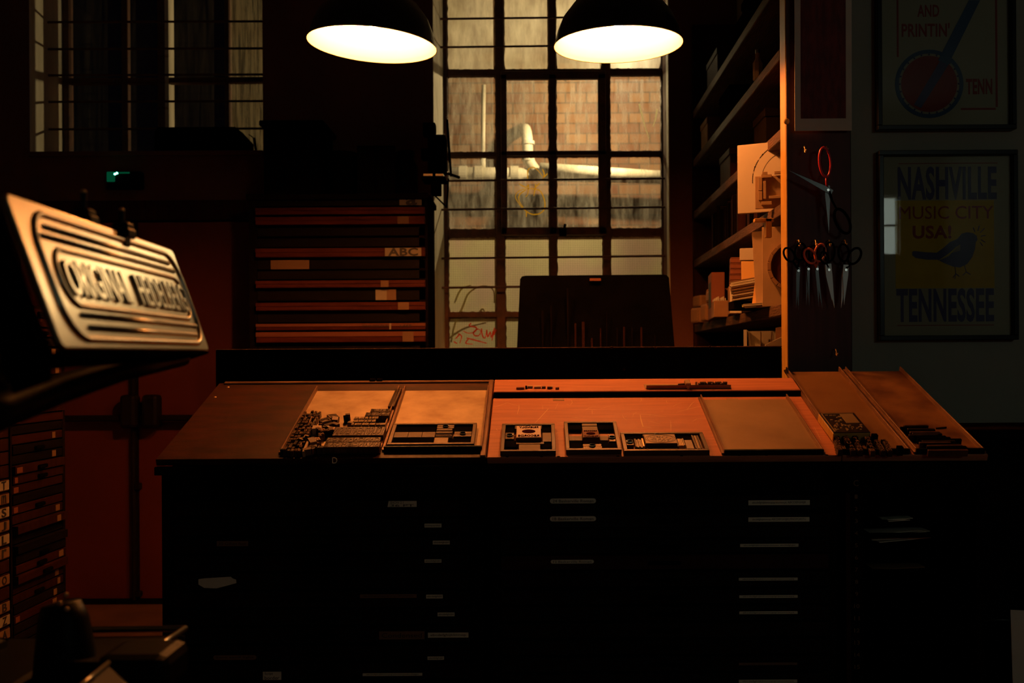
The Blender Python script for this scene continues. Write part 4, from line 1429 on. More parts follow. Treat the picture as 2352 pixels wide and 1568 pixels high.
# long dark case on the left sill
q0, q1 = px(371, 350, 5.75), px(577, 303, 5.75)
t = thing('long_case', 'long black case lying on the sill of the left window', 'case', (q0.x, 5.7, SILL2 + .004))
hh = q1.z - SILL2
MB().prism([(0, 0), (q1.x - q0.x, 0), (q1.x - q0.x, hh * .55), (q1.x - q0.x - .06, hh), (.02, hh), (0, hh * .8)], .16, Matrix(((1, 0, 0, 0), (0, 0, -1, .1), (0, 1, 0, 0), (0, 0, 0, 1)))).build('case_body', 'black', t)
MB().bar((q1.x - q0.x + .03, 0, hh * .66), (q1.x - q0.x + .045, 0, .0), .012, .012).tube([(q1.x - q0.x, 0, hh * .8), (q1.x - q0.x + .02, 0, hh * .7), (q1.x - q0.x + .03, 0, hh * .62)], .003, 6).build('side_latch', 'black', t)

# ================================================================== strip rack before the tall window
t = thing('strip_rack', 'black rack with rounded top holding upright wood strips, before the tall window', 'rack', (0, 0, 0))
p0, p1 = px(1195, 633, 4.72), px(1536, 630, 4.72)
q0, q1 = px(1186, 830, 4.6), px(1552, 830, 4.6)
rk = MB()
zt, zb_ = p0.z, q0.z
n = Vector((0, -1, 0))


def rackpt(u, v):
    a = p0.lerp(p1, u)
    c_ = q0.lerp(q1, u)
    return c_.lerp(a, v)


for (A, m_, nm, d0, d1) in (([(0, 0), (0, .96), (.012, .99), (.035, 1), (.965, 1), (.988, .99), (1, .96), (1, 0)], 'black', 'back_panel', .0, .03),):
    b = MB()
    f_ = [b.bm.verts.new(rackpt(u, v) + Vector((0, d0, 0))) for u, v in A]
    g_ = [b.bm.verts.new(rackpt(u, v) + Vector((0, d1, 0))) for u, v in A]
    b.bm.faces.new(f_)
    b.bm.faces.new(g_[::-1])
    for i in range(len(A)):
        b.bm.faces.new((f_[i], f_[(i + 1) % len(A)], g_[(i + 1) % len(A)], g_[i]))
    b.build(nm, m_, t)
MB().span(q0.x, q1.x, 4.5, 4.66, 0, q0.z + .02).build('rack_box', 'black', t)
a_, c_ = rackpt(.465, .955), rackpt(.54, .925)
MB().span(a_.x, c_.x, 4.68, 4.71, c_.z, a_.z).build('red_label', 'cardred', t)
for i, (x, yt, wd, m_) in enumerate(((1246, 712, 4, 'grime'), (1266, 700, 3, 'grime'), (1304, 660, 4, 'grime'), (1322, 742, 4, 'darkwood'), (1340, 738, 6, 'darkwood'), (1360, 776, 4, 'darkwood'), (1380, 753, 3, 'darkwood'),
                              (1394, 716, 2, 'grime'), (1418, 752, 4, 'grime'), (1434, 750, 4, 'darkwood'), (1452, 752, 3, 'grime'), (1474, 751, 4, 'darkwood'), (1505, 770, 3, 'grime'))):
    a_ = px(x, yt, 4.6)
    s_ = MB().span(-.5 * wd * 4.6 / F, .5 * wd * 4.6 / F, 0, .012, 0, a_.z - q0.z - .021).build('wood_strip', m_, None, loc=(a_.x, 4.6 + .01, q0.z + .021), rot=(math.radians(-3), 0, 0))
    tag(s_, ('upright wood strip in the black rack, ' + ('left-most', 'second from left', 'tallest one', 'thin reddish one', 'broad reddish one', 'shortest one', 'just right of the shortest', 'second tallest, right of centre',
        'fifth from the right', 'fourth from the right', 'third from the right', 'second from the right', 'right-most')[i]), 'strip', 'strips in the black rack')

# ================================================================== shelf unit at the right
SX = .885


def sy(x):
    return SX * F / (x - CX)


HS = [(1.12, 'lower'), (1.53, 'middle'), (1.89, 'upper'), (2.16, 'high'), (2.45, 'higher'), (2.72, 'top')]
t = thing('shelf_unit', 'tall timber shelf unit running back along the right, lit orange at its near post', 'shelf', (SX, 0, 0))
for i, (z, nm) in enumerate(HS):
    MB().span(0, .25, 3.585, YB - .02, z - .042, z, .003).build('shelf_board', 'shelfwood', t)
MB().span(0.0, .25, YB - .06, YB - .02, 0, 3.2).build('end_panel', 'darkwood', t)
MB().span(.24, .25, 3.59, YB - .06, 0, 3.2).build('back_panel', 'grime', t)
for yy in (4.35, 5.0):
    MB().span(.205, .24, yy, yy + .045, 0, 3.2).build('upright', 'darkwood', t)
xp = px(1955, 500, 3.5).x
t = thing('tool_board', 'tall dark red board with a pale lit edge, scissors hanging on hooks', 'board', (px(1806, 500, 3.5).x, 3.5, 0))
W_ = xp - t.location.x
MB().span(.002, W_, 0, .03, 0, CEIL, .002).build('board_panel', 'toolwood', t)
MB().span(0, .045, .001, .08, 0, CEIL, .003).build('edge_post', 'pine', t)
tb = t
for i, (x, y) in enumerate(((1846, 338), (1896, 336), (1833, 552), (1871, 552), (1903, 552), (1939, 552), (1918, 802))):
    p = px(x, y, 3.49) - t.location
    MB().tube([(p.x, -.0, p.z), (p.x, -.02, p.z), (p.x, -.026, p.z - .008), (p.x, -.025, p.z - .02), (p.x, -.034, p.z - .024), (p.x, -.042, p.z - .014)], .0022, 8).build('hook', 'brass', t, smooth=True)
p = px(1806, 277, 3.49) - t.location
MB().ball((.003, -.0, p.z), .011, (1, .5, 1), 14).build('round_peg', 'pine', t, smooth=True)


def scissor(label, pivot, A, B, ha, hb, ringA, ringB, m='black', mb=None, Y=3.462, bw=9, blade='darksteel', sway=0):
    """pivot px; blade tips A,B px; ring centres ha,hb px; ring radii (rx,ry) px"""
    P = px(*pivot, Y)
    t = thing('scissors', label, 'scissors', P)
    for k, (tip, hc, rr, mm) in enumerate(((A, ha, ringA, m), (B, hb, ringB, mb or m))):
        dy = -.003 if k else .001
        T = px(*tip, Y) - P
        H = px(*hc, Y) - P
        T.y = dy
        H.y = dy
        k_ = Y / F
        d = T.normalized()
        nrm = Vector((-d.z, 0, d.x))
        sgn = 1 if k else -1
        b = MB()
        wv = bw * k_
        pts = [nrm * wv * .5 - d * wv, -nrm * wv * .5 - d * wv, -nrm * wv * .55 + d * wv, T, nrm * wv * .5 + d * wv]
        pts = [Vector((q.x, 0, q.z)) for q in pts]
        lo_ = [b.bm.verts.new(q + Vector((0, dy - .0012, 0))) for q in pts]
        hi_ = [b.bm.verts.new(q + Vector((0, dy + .0012, 0))) for q in pts]
        b.bm.faces.new(lo_)
        b.bm.faces.new(hi_[::-1])
        for i in range(5):
            b.bm.faces.new((lo_[i], lo_[(i + 1) % 5], hi_[(i + 1) % 5], hi_[i]))
        bl = b.build('blade', blade, t)
        b = MB()
        rx, ry = rr[0] * k_, rr[1] * k_
        ang = math.atan2(H.z, H.x) - PI / 2
        ring = []
        for i in range(24):
            a = 2 * PI * i / 24
            x_, z_ = rx * math.cos(a), ry * math.sin(a)
            ring.append((H.x + x_ * math.cos(ang) - z_ * math.sin(ang), dy, H.z + x_ * math.sin(ang) + z_ * math.cos(ang)))
        b.tube(ring, max(.0036, rx * .22), 8, True)
        hd = H.normalized()
        near = Vector((H.x, dy, H.z)) - Vector((hd.x, 0, hd.z)) * ry * .96
        b.tube([Vector((0, dy, 0)) - Vector((d.x, 0, d.z)) * wv * .4, (near + Vector((0, 0, 0))) * .5 + nrm * .002 * sgn, near], lambda q: .0052 - .001 * q, 8, flat=.7)
        b.build('handle', mm, t, smooth=True)
    MB().cyl((0, -.008, 0), (0, .003, 0), .0045, seg=14).build('pivot_screw', 'steel', t)
    return t


scissor('large shears hanging wide open, one red handle ring at top', (1901, 437), (1904, 536), (1812, 392), (1895, 372), (1934, 508), (13, 34), (15, 30), 'redplastic', 'black', bw=11, Y=3.445)
scissor('black-handled scissors on the left hook of the lower row', (1833, 622), (1834, 711), (1828, 706), (1838, 578), (1812, 585), (13, 20), (11, 17), 'black', bw=8)
scissor('orange-handled scissors on the second hook of the lower row', (1876, 618), (1889, 710), (1880, 704), (1884, 580), (1860, 588), (12, 20), (12, 18), 'orangeplastic', bw=7)
scissor('scissors with a single wide satin blade on the third hook', (1903, 620), (1917, 707), (1910, 690), (1905, 578), (1893, 592), (12, 22), (9, 14), 'black', bw=14, blade='satin')
scissor('scissors with large black rings on the right hook', (1942, 620), (1932, 707), (1938, 700), (1938, 580), (1962, 588), (12, 20), (13, 20), 'black', bw=12, blade='satin')
scissor('small dark scissors hanging behind the orange-handled pair', (1856, 618), (1852, 700), (1858, 704), (1850, 584), (1866, 578), (9, 15), (9, 15), 'black', Y=3.478, bw=6)

# poster pinned to the board
p0, p1 = px(1826, 300, 3.47), px(1955, -60, 3.47)
t = thing('paper_poster', 'tall paper poster printed solid dark red, pinned to the scissor board', 'poster', (p0.x, 3.47, p0.z))
W_, Hh = p1.x - p0.x, p1.z - p0.z
MB().box((W_ / 2, 0, Hh / 2), (W_, .002, Hh), Euler((math.radians(.8), 0, 0)).to_matrix()).build('sheet', 'paper', t)
MB().box((W_ / 2, -.0018, Hh / 2 + .02), (W_ * .79, .0012, Hh - .045), Euler((math.radians(.8), 0, 0)).to_matrix()).build('dark_red_print', 'darkred', t)
MB().cyl((W_ / 2, -.004, Hh - .015), (W_ / 2, .03, Hh - .015), .004, seg=10).build('pin', 'brass', t)

# ---- contents of the shelves
ZB, ZA = 1.53, 1.89


def sbox(name, label, cat, x0, x1, y0, y1, Y, z0, m, dep=.15, rz=0.0, extra=None, bev=.002, grp=None):
    """box standing on a shelf at z0, spanning pixels x0..x1 wide, top at pixel y0"""
    p, q = px(x0, y1, Y), px(x1, y0, Y)
    t = thing(name, label, cat, (p.x, Y, z0), (0, 0, rz), grp)
    w_, h_ = q.x - p.x, max(.01, q.z - z0)
    MB().span(0, w_, 0, dep, 0, h_, bev).build('body', m, t)
    if extra:
        extra(t, w_, dep, h_)
    return t


# large pale panel with engraved arcs, small panel with raised bars
t = thing('arc_panel', 'large pale square panel with engraved arcs, leaning out of the upper shelf', 'panel', (px(1694, 420, 3.82).x, 3.82, ZA), (0, 0, math.radians(-24)))
W_, Hh = .2, px(1740, 331, 3.8).z - ZA
MB().span(0, W_, 0, .014, 0, Hh, .0015).build('panel', 'white', t)
b = MB()
for (r_, w_, a0, a1, dash) in ((.135, .0011, 100, 185, 1), (.1, .0006, 105, 178, 0)):
    cx_, cz_ = .192, Hh * .47
    n = 26
    for i in range(n):
        if dash and i % 7 == 6:
            continue
        A, B = [math.radians(a0 + (a1 - a0) * k / n) for k in (i, i + .9)]
        b.tube([(cx_ + r_ * math.cos(A), -.0004, cz_ + r_ * math.sin(A)), (cx_ + r_ * math.cos(B), -.0004, cz_ + r_ * math.sin(B))], w_, 5)
    if dash:
        for A in (112, 135, 158):
            A = math.radians(A)
            b.ball((cx_ + r_ * math.cos(A), -.0005, cz_ + r_ * math.sin(A)), .003, (1, .3, 1), 8)
b.build('engraved_arc', 'grime', t)
p = px(1732, 489, 3.72)
t = thing('maze_panel', 'small pale panel with raised wooden bars, leaning on the large arc panel', 'panel', (p.x, 3.7, ZA), (0, 0, math.radians(-14)))
Hh = px(1740, 405, 3.7).z - ZA
MB().span(0, .16, 0, .012, 0, Hh, .001).build('panel', 'furnpale', t)
for (x0, x1, y0, y1) in ((.012, .026, .03, .062), (.012, .026, .066, .115), (.022, .06, .112, .124), (.022, .06, .012, .024), (.05, .1, .034, .044), (.026, .045, .124, .134), (.07, .14, .124, .134), (.03, .04, .034, .1)):
    MB().span(x0, x1, -.012, 0, y0, y1, .0008).build('raised_bar', 'furnpale', t)
b = MB().span(0, .008, 0, .08, 0, .0)
t2 = thing('wooden_bracket', 'pale square wooden bracket under the arc panel by the lit post', 'bracket', (px(1734, 500, 3.66).x, 3.66, px(1734, 545, 3.66).z))
MB().span(.04, .062, 0, .03, 0, .07, .001).span(0, .07, 0, .03, .058, .07, .001).build('bracket_body', 'pine', t2)

# tall panels on the middle shelf
t = thing('plain_panel', 'narrow pale board standing upright on the middle shelf', 'panel', (px(1737, 700, 3.84).x, 3.84, ZB), (0, math.radians(-3), math.radians(-20)))
MB().span(0, .05, 0, .012, 0, px(1740, 532, 3.84).z - ZB, .001).build('panel', 'furnpale', t)
t = thing('ring_panel', 'tall pale board with a raised dark segmented ring, on the middle shelf', 'panel', (px(1754, 700, 3.74).x, 3.76, ZB), (0, 0, math.radians(-16)))
Hh = px(1756, 520, 3.74).z - ZB
MB().span(0, .15, 0, .014, 0, Hh, .0015).build('panel', 'furnpale', t)
cz_, cx_ = Hh * .5, .115
for i in range(9):
    a = math.radians(100 + i * 20)
    r_ = .088
    q = Euler((0, -a, 0)).to_matrix()
    MB().box((cx_ + r_ * math.cos(a), -.009, cz_ + r_ * math.sin(a)), (.014, .018, .029), q, .001).build('ring_segment', 'card', t)
MB().cyl((cx_, -.003, cz_), (cx_, .0, cz_), .078, seg=36).build('ring_centre', 'cardred', t)


def carton_lbl(t, w_, d_, h_):
    MB().span(w_ * .0 - .0008, 0, .02, d_ - .03, h_ * .25, h_ * .8).build('end_label', 'ink', t)
    MB().span(w_ * .1, w_ * .9, d_ * .48, d_ * .52, h_, h_ + .0006).build('tape', 'card', t)


sbox('paper_stack', 'thick fanned stack of pale papers on the middle shelf', 'papers', 1684, 1742, 690, 700, 3.96, ZB, 'grime', .1)
PS = thing('paper_ream', 'fanned pile of pale sheets resting on the dark notebook', 'papers', (px(1684, 680, 3.93).x, 3.93, px(1700, 692, 3.96).z + .002), (0, math.radians(-9), math.radians(-12)))
r = random.Random(4)
for k in range(14):
    MB().span(r.uniform(-.004, .004), .1 + r.uniform(-.005, .005), r.uniform(-.006, .006), .13, k * .0055, k * .0055 + .0046).build('paper_sheaf', r.choice(('paper', 'white', 'labeltan', 'paper')), PS)
sbox('amber_box', 'bright amber box in the middle shelf below a white carton', 'box', 1703, 1746, 600, 650, 4.06, ZB + .1, 'amber', .12, -.2, carton_lbl)
bb = sbox('support_box', 'plain cream box beneath the amber box', 'box', 1703, 1746, 652, 700, 4.06, ZB, 'paper', .12, -.2, carton_lbl)
ab = bpy.data.objects.get('amber_box')
zt_ = px(1720, 652, 4.06).z
ab.location.z = zt_ + .001
for ch in ab.children:
    if ch.name.startswith('body'):
        ch.scale.z = 1
sc_h = px(1720, 600, 4.06).z - zt_
for ch in ab.children:
    bz = max(v.co.z for v in ch.data.vertices)
    ch.scale.z = sc_h / max(px(1720, 600, 4.06).z - ZB - .1, .01)
cw = sbox('white_carton', 'small white carton with black end print, on top of the amber box', 'box', 1699, 1742, 570, 600, 4.06, px(1720, 599, 4.06).z + .002, 'white', .12, -.25, carton_lbl)
for k in range(5):
    ya, yb_ = 655 - 13 * k, 655 - 13 * (k + 1)
    YY = 4.3
    z0 = px(1690, ya, YY).z
    sbox('small_carton', ('red-brown carton at the foot of the little stack', 'red-brown carton second from the foot of the little stack', 'red-brown carton in the middle of the little stack', 'red-brown carton second from the top of the little stack', 'red-brown carton topmost of the little stack')[k], 'box', 1677 + k * .3, 1702, yb_ + 1, ya, YY, max(z0, ZB), 'cardred', .1, -.15, lambda t, w_, d_, h_: MB().span(-.0006, w_ + .0006, -.0006, 0, h_ * .8, h_ * .86).build('lid_seam', 'grime', t), .001, 'little stack of red-brown cartons')
z0 = px(1690, 655, 4.3).z
sbox('dark_book_block', 'dark thick book under the little stack of cartons', 'book', 1675, 1703, 655, 700, 4.3, ZB, 'card', .14, -.15, lambda t, w_, d_, h_: MB().span(.003, w_ - .003, -.001, .0, .004, h_ - .006).build('page_block', 'paper', t))
sbox('dark_carton', 'dark square carton towards the back of the middle shelf', 'box', 1634, 1664, 625, 690, 4.75, ZB, 'cardred', .2, -.1, carton_lbl)
sbox('envelope_box', 'low brown box of envelopes at the back of the middle shelf', 'box', 1640, 1672, 690, 735, 4.6, ZB, 'card', .2, -.1, lambda t, w_, d_, h_: [MB().span(.005 + k * w_ * .12, .008 + k * w_ * .12, .01, .18, h_ * .4, h_ + .012 + .004 * (k % 3)).build('envelope', 'paper', t) for k in range(7)])
r = random.Random(9)
for k in range(9):
    Y = r.uniform(4.85, 5.35)
    x0_ = CX + SX * F / Y - r.uniform(2, 14)
    nm = ('crumpled', 'rolled', 'folded', 'flat')[k % 4]
    t = thing('paper_bundle', ('crumpled dull bundle', 'rolled brown bundle', 'folded brown bundle', 'flat dull bundle')[k % 4] + (' at the far end of the middle shelf', ' near the far end of the middle shelf', ' on the middle shelf by the window wall')[k // 4 if k < 8 else 2], 'bundle', (px(x0_, 700, Y).x, Y, ZB + (.0 if k < 6 else .09)), (0, 0, r.uniform(-.4, .4)))
    MB().span(0, r.uniform(.1, .16), 0, r.uniform(.08, .12), 0, r.uniform(.05, .09), .012, 2).build('wrapping', r.choice(('card', 'cardred', 'grime', 'card')), t)
    MB().tube([(.05, -.002, .0), (.05, -.002, .05)], .0015, 5).build('string', 'paper', t)
for k, (x0, x1, Y, m_, dz, lb) in enumerate(((1654, 1712, 4.0, 'manila', .0, 'yellow-green folder lying lowest at the shelf front'), (1700, 1728, 3.9, 'manila', .008, 'bright folder on the yellow-green folder'), (1722, 1768, 3.78, 'paper', .004, 'pale card sticking out beneath the ring board'))):
    p, q = px(x0, 715, Y + (.3 if k == 0 else 0)), px(x1, 715, Y)
    t = thing('folder', lb, 'folder', (.83 - .02 * k, Y, ZB + dz), (0, math.radians(-3), -.25))
    MB().span(0, .2, 0, .42 if k == 0 else .16, 0, .004).span(.0, .2, .0, .42 if k == 0 else .16, .006, .0075).build('folder_leaf', m_, t)
p = px(1727, 712, 3.86)
t = thing('yellow_card', 'pointed bright yellow card leaning against the paper pile', 'card', (p.x, 3.86, ZB + .012), (0, 0, -.3))
MB().prism([(0, 0), (.032, 0), (.022, .09), (.012, .085)], .0015, FACE).build('card_sheet', 'amber', t)
# dark books, upper shelf far part
r = random.Random(21)
nb = 0
yy = 4.05
while yy < 5.45 and nb < 22:
    th = r.uniform(.025, .06)
    if not (4.33 < yy + th and yy < 4.42) and not (4.98 < yy + th and yy < 5.07):
        h_ = r.uniform(.17, .21)
        t = thing('shelf_book', 'dark upright book in the far row on the upper shelf', 'book', (SX + .015 + r.uniform(0, .02), yy, ZA), (0, 0, 0), 'dark books on the upper shelf')
        MB().span(0, .16, 0, th - .002, 0, h_, .002).build('cover', r.choice(('grime', 'darkwood', 'black', 'grime')), t)
        MB().span(.003, .157, .003, th - .005, h_ - .002, h_ + .0005).build('page_block', 'card', t)
        nb += 1
    yy += th
# trays and rolls higher up
for k, (Y, z, w_, m_, lb) in enumerate(((4.6, 2.16, .25, 'darkwood', 'dull red wooden tray at the far part of the high shelf'), (3.9, 2.16, .2, 'grime', 'dark box on the near part of the high shelf'), (4.6, 2.45, .25, 'grime', 'dark bundle in the middle of the higher shelf'),
                                        (5.2, 2.45, .2, 'card', 'brown bundle at the far end of the higher shelf'), (4.1, 2.72, .22, 'grime', 'dark carton on the top shelf nearest the post'), (4.9, 2.72, .3, 'darkwood', 'dull red case on the top shelf'))):
    t = thing('storage_box', lb, 'box', (SX + .02, Y, z), (0, 0, 0))
    MB().span(0, .18, 0, w_, 0, .15, .004).build('body', m_, t)
    MB().span(-.004, .184, -.004, w_ + .004, .12, .155, .004).build('lid', m_, t)
p = px(1719, 150, 4.0)
t = thing('glass_bottle', 'tiny bright bottle catching light on the higher shelf', 'bottle', (.86 + .04, px(1719, 150, 4.0).y, 2.45))
MB().lathe([(0, 0), (.018, 0), (.02, .005), (.02, .07), (.009, .09), (.009, .11), (0, .11)], seg=8).build('bottle_body', 'white', t)
MB().cyl((0, 0, .11), (0, 0, .125), .01, seg=12).build('cap', 'steel', t)
# lower shelf: open box of papers behind the back board
t = thing('open_carton', 'open pale carton of papers on the low shelf beside the post', 'box', (px(1708, 780, 3.8).x, 3.8, 1.12), (0, 0, -.25))
Hh = px(1720, 757, 3.8).z - 1.12
MB().span(0, .012, 0, .2, 0, Hh).span(.2, .212, 0, .2, 0, Hh).span(0, .212, .19, .2, 0, Hh).span(0, .212, 0, .01, 0, Hh * .8).span(0, .212, 0, .2, 0, .004).build('carton_walls', 'paper', t)
for k in range(6):
    MB().box((.03 + .03 * k, .1, Hh * .52), (.004, .15, Hh * .92), Euler((0, .1 * ((k % 3) - 1), 0)).to_matrix()).build('sheet', ('white', 'paper', 'card')[k % 3], t)
t = thing('sloping_sheets', 'pale sheets sloping up beside the post on the low shelf', 'papers', (px(1750, 790, 3.72).x, 3.66, 1.12), (0, 0, -.15))
Hh = px(1780, 765, 3.7).z - 1.12
MB().prism([(0, 0), (.09, 0), (.09, Hh), (0, Hh * .86)], .03, FACE @ Matrix.Translation((0, 0, -.03))).build('sheets', 'white', t)
MB().prism([(.04, 0), (.09, 0), (.09, Hh + .03), (.04, Hh + .02)], .006, FACE @ Matrix.Translation((0, 0, -.045))).build('brown_backing', 'card', t)

# ================================================================== framed posters on the pale wall
PY = 3.585


def framed(label, x0, x1, y0, y1):
    p, q = px(x0, y1, PY), px(x1, y0, PY)
    t = thing('framed_poster', label, 'poster', (p.x, PY, p.z))
    w_, h_ = q.x - p.x, q.z - p.z
    f_ = .017
    b = MB()
    b.span(0, w_, -.022, .012, 0, f_, .002).span(0, w_, -.022, .012, h_ - f_, h_, .002).span(0, f_, -.022, .012, f_, h_ - f_, .002).span(w_ - f_, w_, -.022, .012, f_, h_ - f_, .002)
    b.build('frame', 'blackgloss', t)
    MB().span(f_, w_ - f_, .004, .008, f_, h_ - f_).build('poster_sheet', 'posterpaper', t)
    MB().quad((f_, -.008, f_), (w_ - f_, -.008, f_), (w_ - f_, -.008, h_ - f_), (f_, -.008, h_ - f_)).build('glass_pane', 'pictureglass', t)

    def L(x, y):
        r_ = px(x, y, PY)
        return r_.x - p.x, r_.z - p.z
    return t, L


def ptext(t, L, s, x0, x1, y0, y1, m, bold=.02, z=.0035):
    a, c_ = L(x0, y1), L(x1, y0)
    MB().text(s, c_[0] - a[0], c_[1] - a[1], face_at((a[0] + c_[0]) / 2, z, (a[1] + c_[1]) / 2), .0005, bold).build('lettering', m, t)


def prect(t, L, x0, x1, y0, y1, m, name, z=.0037):
    a, c_ = L(x0, y1), L(x1, y0)
    MB().span(a[0], c_[0], z - .0004, z, a[1], c_[1]).build(name, m, t)


def ppoly(t, L, pts, m, name, z=.003):
    b = MB()
    b.prism([L(x, y) for x, y in pts], .0005, Matrix.Translation((0, z, 0)) @ FACE)
    b.build(name, m, t)


t, L = framed('framed yellow bird poster reading NASHVILLE MUSIC CITY USA TENNESSEE', 2017, 2332, 346, 782)
prect(t, L, 2058, 2284, 459, 662, 'yellow', 'yellow_field', .0038)
ptext(t, L, 'NASHVILLE', 2063, 2290, 381, 459, 'blueink', .03)
ptext(t, L, 'TENNESSEE', 2060, 2284, 661, 740, 'blueink', .03)
ptext(t, L, 'MUSIC CITY', 2066, 2282, 472, 503, 'redink', 0, .0032)
ptext(t, L, 'USA!', 2097, 2186, 517, 548, 'redink', .03, .0032)
prect(t, L, 2065, 2292, 373, 376, 'redink', 'red_rule')
prect(t, L, 2062, 2284, 745, 748, 'redink', 'red_rule')
ppoly(t, L, [(2096, 578), (2100, 576), (2130, 579), (2152, 580), (2166, 570), (2182, 556), (2200, 548), (2210, 536), (2222, 533), (2236, 535), (2244, 541), (2246, 550), (2242, 556), (2240, 572), (2234, 590), (2222, 606), (2206, 614), (2190, 612), (2170, 604), (2154, 596), (2130, 596), (2104, 592), (2096, 586)], 'blueink', 'bird', .0031)
b = MB()
for k in range(5):
    b.tube([(*L(2158 + 5 * k, 597 - 2 * k),)[:1] + (.0024,) + (L(2158 + 5 * k, 597 - 2 * k)[1],), (L(2184 + 3 * k, 580 - 3 * k)[0], .0024, L(2184 + 3 * k, 580 - 3 * k)[1]), (L(2206, 574 - 3 * k)[0], .0024, L(2206, 574 - 3 * k)[1])], .0009, 4)
b.build('wing_line', 'yellow', t)
b = MB()
for P in (((2194, 612), (2196, 628), (2190, 637)), ((2196, 628), (2204, 634)), ((2196, 628), (2194, 640)), ((2216, 608), (2220, 624), (2212, 632)), ((2220, 624), (2230, 630)),
          ((2240, 532), (2236, 522)), ((2247, 530), (2250, 518)), ((2252, 534), (2262, 524)), ((2254, 542), (2264, 540)), ((2254, 550), (2264, 556)), ((2252, 556), (2258, 564))):
    b.tube([(L(x, y)[0], .003, L(x, y)[1]) for x, y in P], .0014, 5)
b.build('bird_legs_and_song_lines', 'blueink', t)
t, L = framed('framed banjo poster reading AND PRINTIN above the bird poster', 2012, 2327, -130, 301)
b = MB()
c_ = L(2135, 192)
R_ = L(2210, 192)[0] - c_[0]
n = 40
for (ra, rb, m_, nm, zz_) in ((1.05, .93, 'blue', 'banjo_rim', .003), (.86, 0, 'redink', 'banjo_head', .0034)):
    b = MB()
    if rb:
        for k in range(n):
            A, B = 2 * PI * k / n, 2 * PI * (k + 1) / n
            b.prism([(c_[0] + ra * R_ * math.cos(A), c_[1] + ra * R_ * math.sin(A)), (c_[0] + ra * R_ * math.cos(B), c_[1] + ra * R_ * math.sin(B)), (c_[0] + rb * R_ * math.cos(B), c_[1] + rb * R_ * math.sin(B)), (c_[0] + rb * R_ * math.cos(A), c_[1] + rb * R_ * math.sin(A))], .0005, Matrix.Translation((0, zz_, 0)) @ FACE)
    else:
        b.prism([(c_[0] + ra * R_ * math.cos(2 * PI * k / n), c_[1] + ra * R_ * math.sin(2 * PI * k / n)) for k in range(n)], .0005, Matrix.Translation((0, zz_, 0)) @ FACE)
    b.build(nm, m_, t)
ppoly(t, L, [(2155, 138), (2178, 150), (2252, 0), (2226, 0)], 'blue', 'banjo_neck', .0026)
ppoly(t, L, [(2100, 240), (2116, 248), (2178, 150), (2160, 138)], 'blueink', 'banjo_strings', .0022)
b = MB()
for k in range(24):
    a = 2 * PI * k / 24
    b.ball((c_[0] + .9 * R_ * math.cos(a), .003, c_[1] + .9 * R_ * math.sin(a)), .0035, (1, .2, 1), 8)
b.build('banjo_bracket', 'blueink', t)
ptext(t, L, 'PRINTIN\'', 2072, 2182, 52, 84, 'redink', .02)
ptext(t, L, 'AND', 2108, 2158, 10, 38, 'redink', .02)
ptext(t, L, 'TENN', 2220, 2280, 180, 216, 'redink', .03)
prect(t, L, 2208, 2288, 247, 252, 'redink', 'red_rule')
prect(t, L, 2061, 2064, -40, 130, 'redink', 'red_rule')
prect(t, L, 2288, 2291, -40, 245, 'redink', 'red_rule')

# ================================================================== case rack against the left, seen edge-on
RX = -1.86


def ly(x):
    return RX * F / (x - CX)


y0_, y1_ = ly(22), ly(148)
t = thing('case_rack', 'dark red rack of shallow type cases standing at the left behind the press', 'rack', (RX, 0, 0))
MB().span(-.5, -.02, y0_, y1_, 0, 1.55).span(-.5, .0, y1_ - .02, y1_, 0, 1.56).span(-.5, .0, y0_, y0_ + .012, 0, 1.56).build('carcass', 'cabinet', t)
r = random.Random(31)
for k in range(40):
    z = .12 + k * .0355
    o_ = r.choice((0, 0, .004, .012, .02))
    m_ = r.choice(('redwood', 'drawer', 'darkwood', 'darkwood', 'drawer'))
    d = MB().span(-.02, o_, y0_ + .014, y1_ - .022, z, z + .03, .001).build('drawer', m_, t)
    if r.random() < .38:
        yl_ = y1_ - .09 + r.uniform(-.03, .02)
        MB().span(o_, o_ + .002, yl_, yl_ + r.uniform(.02, .035), z + .003, z + .026).build('label_card', r.choice(('labeltan', 'labeltan', 'label')), d)
    if r.random() < .5:
        yl_ = (y0_ + y1_) / 2 + r.uniform(-.02, .02)
        MB().span(o_, o_ + .012, yl_ - .03, yl_ + .03, z + .006, z + .02, .003).build('pull', 'black', d)
    if r.random() < .3:
        MB().span(o_, o_ + .002, y0_ + .02, y0_ + .04 + r.uniform(0, .02), z + .004, z + .024).build('label_card', 'cardred', d)
t = thing('case_cabinet', 'near dark cabinet at the far left edge with big letter cards on its drawers', 'cabinet', (RX, 0, 0))
MB().span(-.5, -.02, 2.6, y0_ - .006, 0, 1.6).build('carcass', 'cabinet', t)
yy_ = [1108, 1140, 1166, 1215, 1242, 1270, 1300, 1340, 1376, 1424, 1460]
txt = ['T', 'm', 'S', '', 'J', 'L', 'r', '@', '', 'Z', 'A']
k = 0
yn = ly(10)
for y in range(680, 1620, 31):
    z = px(10, y, yn).z
    d = MB().span(-.02, .0, 2.62, y0_ - .01, z - .022, z + .02, .001).build('drawer', 'darkwood', t)
    if y < 1090 or y in (1300, 1362):
        continue
    lb = MB().span(0, .002, y0_ - .085, y0_ - .012, z - .017, z + .016).build('label_card', 'labeltan' if y % 2 else 'labeldim', d)
    mt = Matrix.Translation((.0028, y0_ - .048, z)) @ Matrix.Rotation(PI / 2, 4, 'Z') @ FACE
    MB().text('TmSJLrOBZAgKe&'[k % 14], .03, .03, mt, .0008, .02).build('lettering', 'ink', lb)
    k += 1

